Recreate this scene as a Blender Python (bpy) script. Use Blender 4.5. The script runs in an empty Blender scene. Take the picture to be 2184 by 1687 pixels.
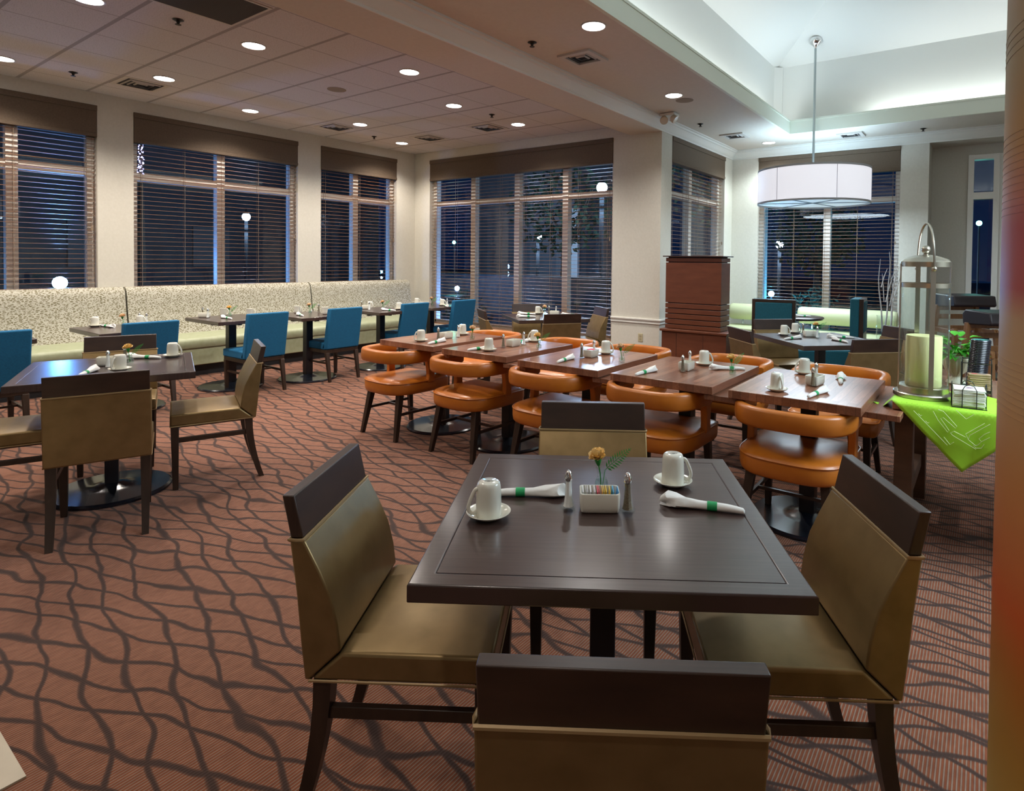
import bpy, bmesh, math, random
from mathutils import Vector, Matrix
random.seed(7)
S = bpy.context.scene
COL = S.collection
PI = math.pi

# ------------------------------------------------------------------ camera
cam_d = bpy.data.cameras.new('camera'); cam = bpy.data.objects.new('camera', cam_d); COL.objects.link(cam)
F, CX, CY, CAMZ = 1275.7, 1201.5, 581.35, 1.4238
YAW, PIT, ROL = [math.radians(v) for v in (35.2437, 1.2168, .6504)]
r_ = Vector((math.cos(YAW), math.sin(YAW), 0)); f_ = Vector((-math.sin(YAW), math.cos(YAW), 0)); up = Vector((0, 0, 1))
fwd = f_*math.cos(PIT) - up*math.sin(PIT); u2 = f_*math.sin(PIT) + up*math.cos(PIT)
cx_ = r_*math.cos(ROL) + u2*math.sin(ROL); cy_ = -r_*math.sin(ROL) + u2*math.cos(ROL)
M = Matrix((cx_, cy_, -fwd)).transposed().to_4x4(); M.translation = Vector((0, 0, CAMZ))
cam.matrix_world = M
cam_d.sensor_width = 36; cam_d.sensor_fit = 'HORIZONTAL'; cam_d.lens = F/2184*36
cam_d.shift_x = -(CX-1092)/2184; cam_d.shift_y = (CY-843.5)/2184
cam_d.clip_start = .05; cam_d.clip_end = 200
S.camera = cam
# ------------------------------------------------------------------ view, world, light settings
S.view_settings.view_transform = 'Standard'; S.view_settings.look = 'None'
S.view_settings.exposure = 1.15; S.view_settings.gamma = 1; S.view_settings.use_curve_mapping = False
S.cycles.max_bounces = 8; S.cycles.diffuse_bounces = 4; S.cycles.glossy_bounces = 4
S.cycles.transmission_bounces = 8; S.cycles.transparent_max_bounces = 24
S.cycles.sample_clamp_indirect = 4; S.cycles.caustics_reflective = False; S.cycles.caustics_refractive = False
W = bpy.data.worlds.new('world'); S.world = W; W.use_nodes = True
W.node_tree.nodes['Background'].inputs[0].default_value = (.0007, .0042, .0150, 1)
W.node_tree.nodes['Background'].inputs[1].default_value = 1.0
DOWN_W = 70.0        # recessed lamps, left room
DOWN_W2 = 62.0       # recessed lamps, right room
COVE_W = 13.0
WARM = (1.0, .90, .80); NEUT = (1.0, .95, .90); COOL = (.80, .95, 1.0)

# ------------------------------------------------------------------ helpers
MATS = {}
def mat(name, col, rough=.5, metal=0., spec=.5, coat=0., coat_r=.1, emit=None, es=0., sheen=0.):
    if name in MATS: return MATS[name]
    m = bpy.data.materials.new(name); m.use_nodes = True
    b = m.node_tree.nodes['Principled BSDF']
    b.inputs['Base Color'].default_value = (*col, 1); b.inputs['Roughness'].default_value = rough
    b.inputs['Metallic'].default_value = metal; b.inputs['Specular IOR Level'].default_value = spec
    b.inputs['Coat Weight'].default_value = coat; b.inputs['Coat Roughness'].default_value = coat_r
    b.inputs['Sheen Weight'].default_value = sheen
    if emit: b.inputs['Emission Color'].default_value = (*emit, 1); b.inputs['Emission Strength'].default_value = es
    MATS[name] = m; return m
def nt(m):
    t = m.node_tree; return t, t.nodes, t.links, t.nodes['Principled BSDF']
def node(n, typ, **kw):
    x = n.new(typ)
    for k, v in kw.items():
        if k.startswith('i_'): x.inputs[k[2:].replace('_', ' ')].default_value = v
        elif k.startswith('n_'): x.inputs[int(k[2:])].default_value = v
        else: setattr(x, k, v)
    return x
def coords(n, l, kind='Object', scale=(1, 1, 1), rot=(0, 0, 0)):
    tc = n.new('ShaderNodeTexCoord'); mp = n.new('ShaderNodeMapping')
    mp.inputs['Scale'].default_value = scale; mp.inputs['Rotation'].default_value = rot
    l.new(tc.outputs[kind], mp.inputs[0]); return mp.outputs[0]
def ramp(n, l, src, stops, interp='LINEAR'):
    r = n.new('ShaderNodeValToRGB'); r.color_ramp.interpolation = interp
    e = r.color_ramp.elements
    while len(e) < len(stops): e.new(.5)
    for i, (p, c) in enumerate(stops): e[i].position = p; e[i].color = (*c, 1)
    l.new(src, r.inputs[0]); return r.outputs[0]
def math_(n, l, op, a, b=None, c=None):
    x = n.new('ShaderNodeMath'); x.operation = op
    for i, v in enumerate((a, b, c)):
        if v is None: continue
        if isinstance(v, (int, float)): x.inputs[i].default_value = v
        else: l.new(v, x.inputs[i])
    return x.outputs[0]
def bump(n, l, b, src, strength=.2, dist=.002):
    x = n.new('ShaderNodeBump'); x.inputs['Strength'].default_value = strength; x.inputs['Distance'].default_value = dist
    l.new(src, x.inputs['Height']); l.new(x.outputs[0], b.inputs['Normal'])
def noisy(name, c1, c2, scale=8, stretch=(1, 1, 1), rough=.5, bmp=0., detail=4, **kw):
    if name in MATS: return MATS[name]
    m = mat(name, c1, rough, **kw); t, n, l, b = nt(m)
    co = coords(n, l, 'Object', stretch)
    ns = node(n, 'ShaderNodeTexNoise', i_Scale=scale, i_Detail=detail); l.new(co, ns.inputs['Vector'])
    l.new(ramp(n, l, ns.outputs[0], [(.3, c1), (.7, c2)]), b.inputs['Base Color'])
    if bmp: bump(n, l, b, ns.outputs[0], bmp)
    return m

def new(): return bmesh.new()
def box(bm, x0, x1, y0, y1, z0, z1, mi=0):
    v = [bm.verts.new(p) for p in ((x0,y0,z0),(x1,y0,z0),(x1,y1,z0),(x0,y1,z0),(x0,y0,z1),(x1,y0,z1),(x1,y1,z1),(x0,y1,z1))]
    for q in ((3,2,1,0),(4,5,6,7),(0,1,5,4),(1,2,6,5),(2,3,7,6),(3,0,4,7)):
        f = bm.faces.new([v[i] for i in q]); f.material_index = mi
    return v
def loft(bm, rings, cap=True, closed=True, mi=0):
    R = [[bm.verts.new(p) for p in r] for r in rings]
    n = len(R[0])
    for a, b in zip(R, R[1:]):
        for i in range(n if closed else n-1):
            f = bm.faces.new((a[i], a[(i+1) % n], b[(i+1) % n], b[i])); f.material_index = mi
    if cap:
        f = bm.faces.new(R[0][::-1]); f.material_index = mi
        f = bm.faces.new(R[-1]); f.material_index = mi
    return R
def lathe(bm, prof, n=24, c=(0, 0), z=0, mi=0, cap=True):
    loft(bm, [[(c[0]+r*math.cos(2*PI*i/n), c[1]+r*math.sin(2*PI*i/n), z+h) for i in range(n)] for r, h in prof], cap, mi=mi)
def prism(bm, poly, axis, a0, a1, mi=0):
    # poly of 2D points in the plane normal to axis
    def P(p, a): return {'x': (a, p[0], p[1]), 'y': (p[0], a, p[1]), 'z': (p[0], p[1], a)}[axis]
    loft(bm, [[P(p, a0) for p in poly], [P(p, a1) for p in poly]], mi=mi)
def tube(bm, pts, rad, n=8, closed=False, mi=0):
    pts = [Vector(p) for p in pts]; N = len(pts); rings = []; prev = None
    for i, p in enumerate(pts):
        a = pts[(i-1) % N] if (closed or i > 0) else p; b = pts[(i+1) % N] if (closed or i < N-1) else p
        t = (b-a).normalized()
        if prev is None:
            u = t.orthogonal().normalized()
        else:
            u = (prev - t*prev.dot(t)).normalized()
        prev = u; w = t.cross(u); r = rad[i] if isinstance(rad, (list, tuple)) else rad
        rings.append([p + u*r*math.cos(2*PI*k/n) + w*r*math.sin(2*PI*k/n) for k in range(n)])
    if closed: rings.append(rings[0])
    R = [[bm.verts.new(p) for p in r] for r in (rings[:-1] if closed else rings)]
    if closed: R.append(R[0])
    for a, b in zip(R, R[1:]):
        for i in range(n): bm.faces.new((a[i], a[(i+1) % n], b[(i+1) % n], b[i])).material_index = mi
    if not closed:
        bm.faces.new(R[0][::-1]); bm.faces.new(R[-1])
def taper(bm, p0, s0, p1, s1):
    # square bar from centre p0 half-size s0 to p1 half-size s1 (z differs)
    def q(p, s): return [(p[0]-s, p[1]-s, p[2]), (p[0]+s, p[1]-s, p[2]), (p[0]+s, p[1]+s, p[2]), (p[0]-s, p[1]+s, p[2])]
    loft(bm, [q(p0, s0), q(p1, s1)])
def obj(name, bm, m, parent=None, smooth=False, bevel=0., seg=2, ang=40, kind=None, label=None):
    bmesh.ops.recalc_face_normals(bm, faces=bm.faces)
    me = bpy.data.meshes.new(name); bm.to_mesh(me); bm.free()
    for x in (m if isinstance(m, (list, tuple)) else [m]): me.materials.append(x)
    if smooth or bevel:
        me.shade_smooth(); me.set_sharp_from_angle(angle=math.radians(ang))
    o = bpy.data.objects.new(name, me); COL.objects.link(o)
    if bevel:
        b = o.modifiers.new('bevel', 'BEVEL'); b.width = bevel; b.segments = seg; b.limit_method = 'ANGLE'; b.angle_limit = math.radians(35)
        b.harden_normals = False
    if parent: o.parent = parent
    if kind: o['kind'] = kind
    if label: o['label'] = label
    return o
def tag(o, label, cat, group=None, kind=None):
    o['label'] = label; o['category'] = cat
    if group: o['group'] = group
    if kind: o['kind'] = kind
    return o
def thing(name, label, cat, loc=(0, 0, 0), rz=0., group=None):
    o = bpy.data.objects.new(name, None); COL.objects.link(o); o.empty_display_size = .1
    o.location = loc; o.rotation_euler = (0, 0, rz); return tag(o, label, cat, group)
def struct(name, bm, m, **kw): return obj(name, bm, m, kind='structure', **kw)
KIDS = {}
def kids(o): return [c for c in COL.objects if c.parent == o]
def dup(src, loc=None, rz=None, label=None, group=None, parent=None, tree=None):
    c = src.copy(); COL.objects.link(c)
    if parent: c.parent = parent
    if loc is not None: c.location = loc
    if rz is not None: c.rotation_euler = (0, 0, rz)
    if label: c['label'] = label
    if group: c['group'] = group
    for ch in TREE.get(src.name, []):
        dup(ch, parent=c)
    return c
TREE = {}
def freeze(o):      # remember the children of a prototype once, for fast copies
    k = kids(o); TREE[o.name] = k
    for c in k: freeze(c)
class Proto:
    # the first placing moves the built thing itself, later ones copy it
    def __init__(self, o): self.o = o; self.used = False; freeze(o)
    def place(self, loc, rz, label, group=None):
        if not self.used:
            self.used = True; o = self.o; o.location = loc; o.rotation_euler = (0, 0, rz); o['label'] = label
            if group: o['group'] = group
            return o
        return dup(self.o, loc, rz, label, group)

# ------------------------------------------------------------------ materials
wall_m = noisy('wall_paint', (.60, .575, .50), (.64, .615, .54), 40, rough=.85, bmp=.08)
white_m = mat('white_trim', (.72, .71, .66), .5)
plaster_m = noisy('ceiling_paint', (.60, .55, .48), (.63, .58, .51), 30, rough=.9)
covew_m = mat('cove_paint', (.80, .82, .79), .8)
valance_m = noisy('valance_fabric', (.105, .072, .045), (.13, .09, .058), 60, rough=.75, bmp=.1)
blind_m = noisy('blind_wood', (.26, .13, .07), (.34, .18, .10), 12, (1, 1, 8), rough=.4)
cord_m = mat('blind_cord', (.25, .18, .12), .8)
frame_m = mat('window_frame_paint', (.84, .82, .76), .45)
dark_m = mat('dark_metal', (.008, .010, .016), .22, spec=.5, coat=.3)
darkpole_m = mat('dark_pole', (.010, .010, .014), .35)
espresso_m = noisy('espresso_wood', (.024, .011, .007), (.046, .022, .013), 7, (1, 14, 1), rough=.42, coat=.12, coat_r=.3)
leg_m = noisy('leg_wood', (.022, .012, .008), (.04, .022, .014), 8, (3, 3, .6), rough=.36)
gold_m = noisy('bronze_leather', (.215, .143, .058), (.27, .182, .078), 14, rough=.36, bmp=.10, metal=.6)
bronze_m = gold_m
blue_m = noisy('blue_fabric', (.001, .095, .215), (.002, .125, .27), 90, rough=.85, bmp=.2)
teal_m = noisy('teal_fabric', (.002, .075, .105), (.003, .10, .14), 90, rough=.8, bmp=.2)
orange_m = noisy('orange_leather', (.44, .125, .010), (.52, .155, .014), 9, rough=.38, bmp=.03, coat=.16, coat_r=.2)
green_m = noisy('seat_vinyl_green', (.30, .33, .20), (.35, .38, .25), 20, rough=.45)
pale_m = mat('bolster_vinyl', (.62, .66, .40), .5)
black_m = mat('toe_kick_black', (.006, .006, .008), .6)
china_m = mat('white_china', (.72, .71, .62), .18, coat=.4)
linen_m = mat('napkin_paper', (.80, .80, .77), .9)
band_m = mat('napkin_band_green', (.01, .33, .10), .6)
chrome_m = mat('chrome', (.75, .75, .75), .15, metal=1)
nickel_m = mat('brushed_nickel', (.55, .52, .44), .28, metal=1)
salt_m = mat('salt', (.85, .85, .83), .8)
pepper_m = noisy('pepper', (.05, .035, .02), (.30, .24, .16), 700, rough=.9)
steel_m = mat('wire_black', (.012, .012, .012), .4)
candle_m = mat('candle_wax', (.93, .86, .44), .45)
cherry_m = noisy('cherry_wood', (.115, .032, .014), (.15, .045, .02), 5, (1, 1, 4), rough=.42)
oak_m = noisy('chair_oak', (.22, .09, .03), (.30, .14, .05), 6, (8, 1, 1), rough=.45)
branch_m = mat('white_branch', (.72, .70, .68), .8)
leaf_m = noisy('leaf_green', (.03, .28, .015), (.10, .48, .03), 30, rough=.35)
fern_m = mat('fern_green', (.02, .26, .035), .5)
petal_m = noisy('petal_peach', (1.0, .66, .22), (1.0, .80, .42), 40, rough=.7)
petal2_m = noisy('petal_pale', (.90, .62, .38), (.92, .75, .52), 40, rough=.7)
pot_m = noisy('stone_urn', (.50, .52, .38), (.60, .62, .46), 14, rough=.6)
cloth_m = mat('lime_cloth', (.33, .66, .02), .7, sheen=.1)
print_m = mat('cloth_print', (.70, .85, .40), .7)
tan_m = mat('speaker_tan', (.27, .21, .15), .8)
vent_m = mat('vent_paint', (.55, .52, .48), .5)
kraft_m = noisy('kraft_paper', (.36, .24, .14), (.42, .29, .18), 30, rough=.85)
purple_m = mat('purple_print', (.16, .05, .16), .7)
red_m = mat('red_print', (.55, .08, .08), .7)
lid_m = mat('black_plastic', (.010, .012, .018), .25)
lens_m = mat('lamp_lens', (.6, .55, .45), .2, spec=.8)

# glass: clear, thin
def glass(name, tint=(1, 1, 1), ior=1.5, rough=0., refl=1.0):
    m = bpy.data.materials.new(name); m.use_nodes = True; t = m.node_tree; n, l = t.nodes, t.links
    n.remove(n['Principled BSDF']); out = n['Material Output']
    tr = n.new('ShaderNodeBsdfTransparent'); tr.inputs[0].default_value = (*tint, 1)
    gl = n.new('ShaderNodeBsdfGlossy'); gl.inputs['Roughness'].default_value = rough; gl.inputs[0].default_value = (refl, refl, refl, 1)
    fr = n.new('ShaderNodeFresnel'); fr.inputs[0].default_value = ior
    ge = n.new('ShaderNodeNewGeometry'); mt_ = n.new('ShaderNodeMath'); mt_.operation = 'MULTIPLY'; iv = n.new('ShaderNodeMath'); iv.operation = 'SUBTRACT'; iv.inputs[0].default_value = 1
    l.new(ge.outputs['Backfacing'], iv.inputs[1]); l.new(fr.outputs[0], mt_.inputs[0]); l.new(iv.outputs[0], mt_.inputs[1])
    mx = n.new('ShaderNodeMixShader'); l.new(mt_.outputs[0], mx.inputs[0]); l.new(tr.outputs[0], mx.inputs[1]); l.new(gl.outputs[0], mx.inputs[2])
    l.new(mx.outputs[0], out.inputs[0]); MATS[name] = m; return m
pane_m = glass('window_glass', (.88, .93, .98), 1.55)
clear_m = glass('clear_glass', (.96, .985, .98), 1.5)
lant_m = glass('seeded_glass', (.94, .965, .95), 1.6, .02)
if True:
    t = lant_m.node_tree; n, l = t.nodes, t.links
    co = coords(n, l, 'Object', (14, 14, 4)); ns = node(n, 'ShaderNodeTexNoise', i_Scale=1.6, i_Detail=2); l.new(co, ns.inputs['Vector'])
    bp = node(n, 'ShaderNodeBump', i_Strength=.5, i_Distance=.012); l.new(ns.outputs[0], bp.inputs['Height'])
    for x in n:
        if x.type in ('BSDF_GLOSSY', 'FRESNEL'): l.new(bp.outputs[0], x.inputs['Normal'])
def emitter(name, col, s):
    m = bpy.data.materials.new(name); m.use_nodes = True; b = m.node_tree.nodes['Principled BSDF']
    b.inputs['Base Color'].default_value = (*col, 1); b.inputs['Emission Color'].default_value = (*col, 1)
    b.inputs['Emission Strength'].default_value = s; MATS[name] = m; return m
lamp_m = emitter('lamp_disc', (1, .97, .93), 9)
globe_m = emitter('street_globe', (.75, .85, 1), 14)
bluelamp_m = emitter('blue_floodlight', (.35, .65, 1), 60)
greenlamp_m = emitter('green_lamp', (.2, 1, .75), 10)
fairy_m = emitter('fairy_lights', (.55, .5, 1), 4)
shade_m = emitter('drum_fabric', (.80, .80, .86), .34)
shadeb_m = emitter('drum_diffuser', (.60, .76, .86), .25)

# carpet: terracotta loop with fine stripes and a net of dark branching lines
carpet_m = mat('carpet', (.3, .1, .06), .95, spec=.15, sheen=.1)
t, n, l, b = nt(carpet_m)
tc = n.new('ShaderNodeTexCoord')
def mapped(scale, rot=0, loc=(0, 0, 0)):
    mp = n.new('ShaderNodeMapping'); mp.inputs['Scale'].default_value = scale; mp.inputs['Rotation'].default_value = (0, 0, rot); mp.inputs['Location'].default_value = loc
    l.new(tc.outputs['Object'], mp.inputs[0]); return mp.outputs[0]
wn = node(n, 'ShaderNodeTexNoise', i_Scale=2.2, i_Detail=1.0); l.new(tc.outputs['Object'], wn.inputs['Vector'])
ws = n.new('ShaderNodeVectorMath'); ws.operation = 'SUBTRACT'; l.new(wn.outputs['Color'], ws.inputs[0]); ws.inputs[1].default_value = (.5, .5, .5)
wm = n.new('ShaderNodeVectorMath'); wm.operation = 'SCALE'; l.new(ws.outputs[0], wm.inputs[0]); wm.inputs['Scale'].default_value = .55
sx_ = n.new('ShaderNodeSeparateXYZ'); l.new(tc.outputs['Object'], sx_.inputs[0])
def family(deg, pitch, amp, nscale, seed, width):
    c_, s_ = math.cos(math.radians(deg)), math.sin(math.radians(deg))
    d = math_(n, l, 'ADD', math_(n, l, 'MULTIPLY', sx_.outputs['Y'], c_), math_(n, l, 'MULTIPLY', sx_.outputs['X'], -s_))
    ns = node(n, 'ShaderNodeTexNoise', i_Scale=nscale, i_Detail=2.0, i_Roughness=.45); l.new(mapped((.8, 1.3, 1), math.radians(-deg), (seed, seed*.7, 0)), ns.inputs['Vector'])
    d = math_(n, l, 'ADD', d, math_(n, l, 'MULTIPLY', math_(n, l, 'SUBTRACT', ns.outputs[0], .5), amp))
    f = math_(n, l, 'FRACT', math_(n, l, 'DIVIDE', d, pitch))
    f = math_(n, l, 'ABSOLUTE', math_(n, l, 'SUBTRACT', f, .5))
    return math_(n, l, 'MULTIPLY', f, pitch)
fa = family(22, .108, .235, 2.5, 3.1, 0); fb = family(-12, .120, .245, 2.3, 11.7, 0)
rg = node(n, 'ShaderNodeTexNoise', i_Scale=55.0, i_Detail=1.0); l.new(tc.outputs['Object'], rg.inputs['Vector'])
ln_ = math_(n, l, 'ADD', math_(n, l, 'MINIMUM', fa, fb), math_(n, l, 'MULTIPLY', math_(n, l, 'SUBTRACT', rg.outputs[0], .5), .004))
lines = ramp(n, l, ln_, [(.0070, (1, 1, 1)), (.0100, (0, 0, 0))])
st = node(n, 'ShaderNodeTexWave', i_Scale=31.0, i_Distortion=.5, i_Detail=1.0); st.wave_type = 'BANDS'; st.bands_direction = 'X'
st.inputs['Detail Scale'].default_value = 30
l.new(mapped((1, 1, 1)), st.inputs['Vector'])
fn = node(n, 'ShaderNodeTexNoise', i_Scale=60.0, i_Detail=2.0); l.new(mapped((1, .35, 1)), fn.inputs['Vector'])
c1 = ramp(n, l, st.outputs['Fac'], [(.2, (.225, .064, .026)), (.6, (.145, .052, .028)), (.92, (.27, .185, .135))])
c2 = n.new('ShaderNodeMix'); c2.data_type = 'RGBA'; c2.blend_type = 'MULTIPLY'; c2.inputs[0].default_value = .55
l.new(c1, c2.inputs[6]); l.new(ramp(n, l, fn.outputs[0], [(.3, (.55, .5, .5)), (.7, (1, 1, 1))]), c2.inputs[7])
c3 = n.new('ShaderNodeMix'); c3.data_type = 'RGBA'; l.new(lines, c3.inputs[0]); l.new(c2.outputs[2], c3.inputs[6]); c3.inputs[7].default_value = (.048, .026, .020, 1)
l.new(c3.outputs[2], b.inputs['Base Color'])
bump(n, l, b, st.outputs['Fac'], .35, .003)

# acoustic tile ceiling: .6 m grid
tile_m = mat('ceiling_tile', (.46, .42, .41), .95, spec=.2)
t, n, l, b = nt(tile_m)
tc = n.new('ShaderNodeTexCoord'); sp = n.new('ShaderNodeSeparateXYZ'); l.new(tc.outputs['Object'], sp.inputs[0])
def seam(out, off, pitch, w):
    a = math_(n, l, 'FRACT', math_(n, l, 'DIVIDE', math_(n, l, 'SUBTRACT', out, off), pitch))
    return math_(n, l, 'ADD', math_(n, l, 'LESS_THAN', a, w/pitch), math_(n, l, 'GREATER_THAN', a, 1-w/pitch))
sy = seam(sp.outputs['Y'], 1.848-.599*10, .599, .016); sx = seam(sp.outputs['X'], -6.77-.6*10, .6, .006)
ns = node(n, 'ShaderNodeTexNoise', i_Scale=120.0, i_Detail=3.0); l.new(tc.outputs['Object'], ns.inputs['Vector'])
base = ramp(n, l, ns.outputs[0], [(.32, (.42, .405, .41)), (.45, (.62, .60, .615)), (.8, (.66, .64, .655))])
m1 = n.new('ShaderNodeMix'); m1.data_type = 'RGBA'; l.new(math_(n, l, 'MINIMUM', math_(n, l, 'ADD', sy, sx), 1), m1.inputs[0]); l.new(base, m1.inputs[6]); m1.inputs[7].default_value = (.36, .34, .345, 1)
l.new(m1.outputs[2], b.inputs['Base Color']); bump(n, l, b, ns.outputs[0], .3)

# walnut butcher block
walnut_m = mat('walnut_block', (.1, .05, .03), .30, coat=.32, coat_r=.16)
t, n, l, b = nt(walnut_m)
br = node(n, 'ShaderNodeTexBrick'); br.offset = .37; br.squash = 1
for k, v in dict(Scale=1.0).items(): br.inputs[k].default_value = v
br.inputs['Brick Width'].default_value = .52; br.inputs['Row Height'].default_value = .042; br.inputs['Mortar Size'].default_value = .0006
br.inputs['Color1'].default_value = (.22, .088, .048, 1); br.inputs['Color2'].default_value = (.38, .18, .105, 1); br.inputs['Mortar'].default_value = (.03, .014, .008, 1); br.inputs['Bias'].default_value = -.1
l.new(coords(n, l, 'Object', (1, 1, 1), (0, 0, PI/2)), br.inputs['Vector'])
gn = node(n, 'ShaderNodeTexNoise', i_Scale=5.0, i_Detail=5.0, i_Distortion=1.5); l.new(coords(n, l, 'Object', (14, 1.2, 14)), gn.inputs['Vector'])
mm = n.new('ShaderNodeMix'); mm.data_type = 'RGBA'; mm.blend_type = 'MULTIPLY'; mm.inputs[0].default_value = .6
l.new(br.outputs[0], mm.inputs[6]); l.new(ramp(n, l, gn.outputs[0], [(.3, (.55, .5, .5)), (.7, (1.15, 1.1, 1.1))]), mm.inputs[7]); l.new(mm.outputs[2], b.inputs['Base Color'])

# dark table top with faint straight grain
top_m = mat('dark_tabletop', (.05, .03, .025), .30, coat=.5, coat_r=.15)
t, n, l, b = nt(top_m)
gn = node(n, 'ShaderNodeTexNoise', i_Scale=4.0, i_Detail=6.0); l.new(coords(n, l, 'Object', (1.2, 26, 1)), gn.inputs['Vector'])
l.new(ramp(n, l, gn.outputs[0], [(.3, (.034, .019, .016)), (.7, (.060, .036, .031))]), b.inputs['Base Color'])

# banquette fabric: small broken wavy figure
ban_m = mat('banquette_fabric', (.5, .47, .38), .9)
t, n, l, b = nt(ban_m)
vo = node(n, 'ShaderNodeTexVoronoi', i_Scale=1.0); vo.voronoi_dimensions = '3D'; vo.feature = 'DISTANCE_TO_EDGE'
wv = coords(n, l, 'Object', (34, 34, 70))
nn = node(n, 'ShaderNodeTexNoise', i_Scale=1.2); l.new(wv, nn.inputs['Vector'])
ad = n.new('ShaderNodeVectorMath'); ad.operation = 'ADD'; l.new(wv, ad.inputs[0]); l.new(nn.outputs['Color'], ad.inputs[1]); l.new(ad.outputs[0], vo.inputs['Vector'])
l.new(ramp(n, l, vo.outputs['Distance'], [(.10, (.47, .455, .38)), (.20, (.17, .15, .085))]), b.inputs['Base Color'])

# wrapped column: colour bands up its height
colm_m = mat('column_wrap', (.5, .2, .05), .5, spec=.35)
t, n, l, b = nt(colm_m)
tc = n.new('ShaderNodeTexCoord'); sp = n.new('ShaderNodeSeparateXYZ'); l.new(tc.outputs['Object'], sp.inputs[0])
ns = node(n, 'ShaderNodeTexNoise', i_Scale=1.3, i_Detail=1.0); l.new(tc.outputs['Object'], ns.inputs['Vector'])
h = math_(n, l, 'ADD', sp.outputs['Z'], math_(n, l, 'MULTIPLY', math_(n, l, 'SUBTRACT', ns.outputs[0], .5), .12))
l.new(ramp(n, l, math_(n, l, 'DIVIDE', h, 2.2), [(.0, (.52, .33, .10)), (.17, (.50, .32, .09)), (.256, (.50, .32, .08)), (.33, (.42, .20, .035)), (.375, (.45, .14, .018)), (.415, (.60, .10, .012)), (.44, (.58, .14, .025)), (.50, (.57, .22, .05)), (.57, (.57, .34, .13)),
     (.612, (.56, .32, .12)), (.632, (.46, .06, .016)), (.675, (.43, .045, .013)), (.695, (.48, .12, .025)), (.735, (.46, .22, .03)), (.80, (.38, .27, .12)), (.85, (.40, .24, .12)), (.90, (.42, .20, .11))]), b.inputs['Base Color'])

# ------------------------------------------------------------------ room shell
ZC = 3.2825; ZB = 3.14
XL = -8.385; YB = 7.235; XP = -3.54; YB2 = 9.94; XR = 2.9; YN = -3.2; TH = .22
bm = new(); box(bm, XL-TH, XR, YN, 11.2, -.12, 0); struct('floor', bm, carpet_m)
bm = new()
prism(bm, [(-2.10, -.30), (-2.10, .47), (-3.0, .47-.9*.0), (-3.6, -.30)], 'z', 0, .006)
struct('trim_1', bm, noisy('stone_floor', (.42, .36, .26), (.50, .43, .32), 9, rough=.4))
def wall_x(name, x0, x1, y0, y1, openings, zt):      # wall whose face runs along y
    bm = new(); ys = y0
    for a, b_, zs, zh in openings:
        box(bm, x0, x1, ys, a, 0, zt); box(bm, x0, x1, a, b_, 0, zs); box(bm, x0, x1, a, b_, zh, zt); ys = b_
    box(bm, x0, x1, ys, y1, 0, zt); return struct(name, bm, wall_m)
def wall_y(name, y0, y1, x0, x1, openings, zt):
    bm = new(); xs = x0
    for a, b_, zs, zh in openings:
        box(bm, xs, a, y0, y1, 0, zt); box(bm, a, b_, y0, y1, 0, zs); box(bm, a, b_, y0, y1, zh, zt); xs = b_
    box(bm, xs, x1, y0, y1, 0, zt); return struct(name, bm, wall_m)
ZH = 3.135
wall_x('wall_left', XL-TH, XL, YN, YB+TH, [(1.10, 2.54, .85, ZH), (2.90, 5.0, .85, ZH), (5.375, 6.827, .85, ZH)], ZC+.1)
wall_y('wall_back', YB, YB+TH, XL, XP, [(-8.0, -4.28, .28, ZH)], ZC+.1)
wall_x('wall_side', XP-TH, XP, YB+TH, YB2+TH, [(7.56, 9.58, .28, ZH)], ZC+.1)
wall_y('wall_far', YB2, YB2+.56, XP, XR, [(-3.10, -1.045, .28, ZH), (-.69, 2.2, 0, 3.15)], ZC+.1)
bm = new()     # recessed wall behind the far opening
box(bm, -.91, -.24, 10.5, 10.62, 0, 3.2); box(bm, .40, 2.4, 10.5, 10.62, 0, 3.2); box(bm, -.24, .40, 10.5, 10.62, 3.0, 3.2); box(bm, -.24, .40, 10.5, 10.62, 0, .25)
box(bm, -.91, 2.4, 10.38, 10.62, 3.2, 3.3)
struct('wall_alcove', bm, wall_m)
bm = new(); box(bm, XR, XR+TH, YN, 11, 0, ZC+.1); struct('wall_right', bm, wall_m)
bm = new(); box(bm, XL-TH, XR+TH, YN-TH, YN, 0, ZC+.1); struct('wall_near', bm, wall_m)
bm = new(); box(bm, XL-TH, -4.02, YN, YB+TH, ZC, ZC+.1); struct('ceiling', bm, tile_m)
bm = new(); box(bm, -4.02, XP, YN, YB+.01, ZB, ZC+.1); struct('ceiling_beam', bm, plaster_m)
TX0, TX1, TY0, TY1 = -2.362, 2.1, .9, 8.972
bm = new()
box(bm, XP, TX0, YN, YB2, ZC, ZC+.05); box(bm, TX1, XR, YN, YB2, ZC, ZC+.05); box(bm, TX0, TX1, YN, TY0, ZC, ZC+.05); box(bm, TX0, TX1, TY1, YB2, ZC, ZC+.05)
struct('ceiling_soffit', bm, plaster_m)
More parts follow.
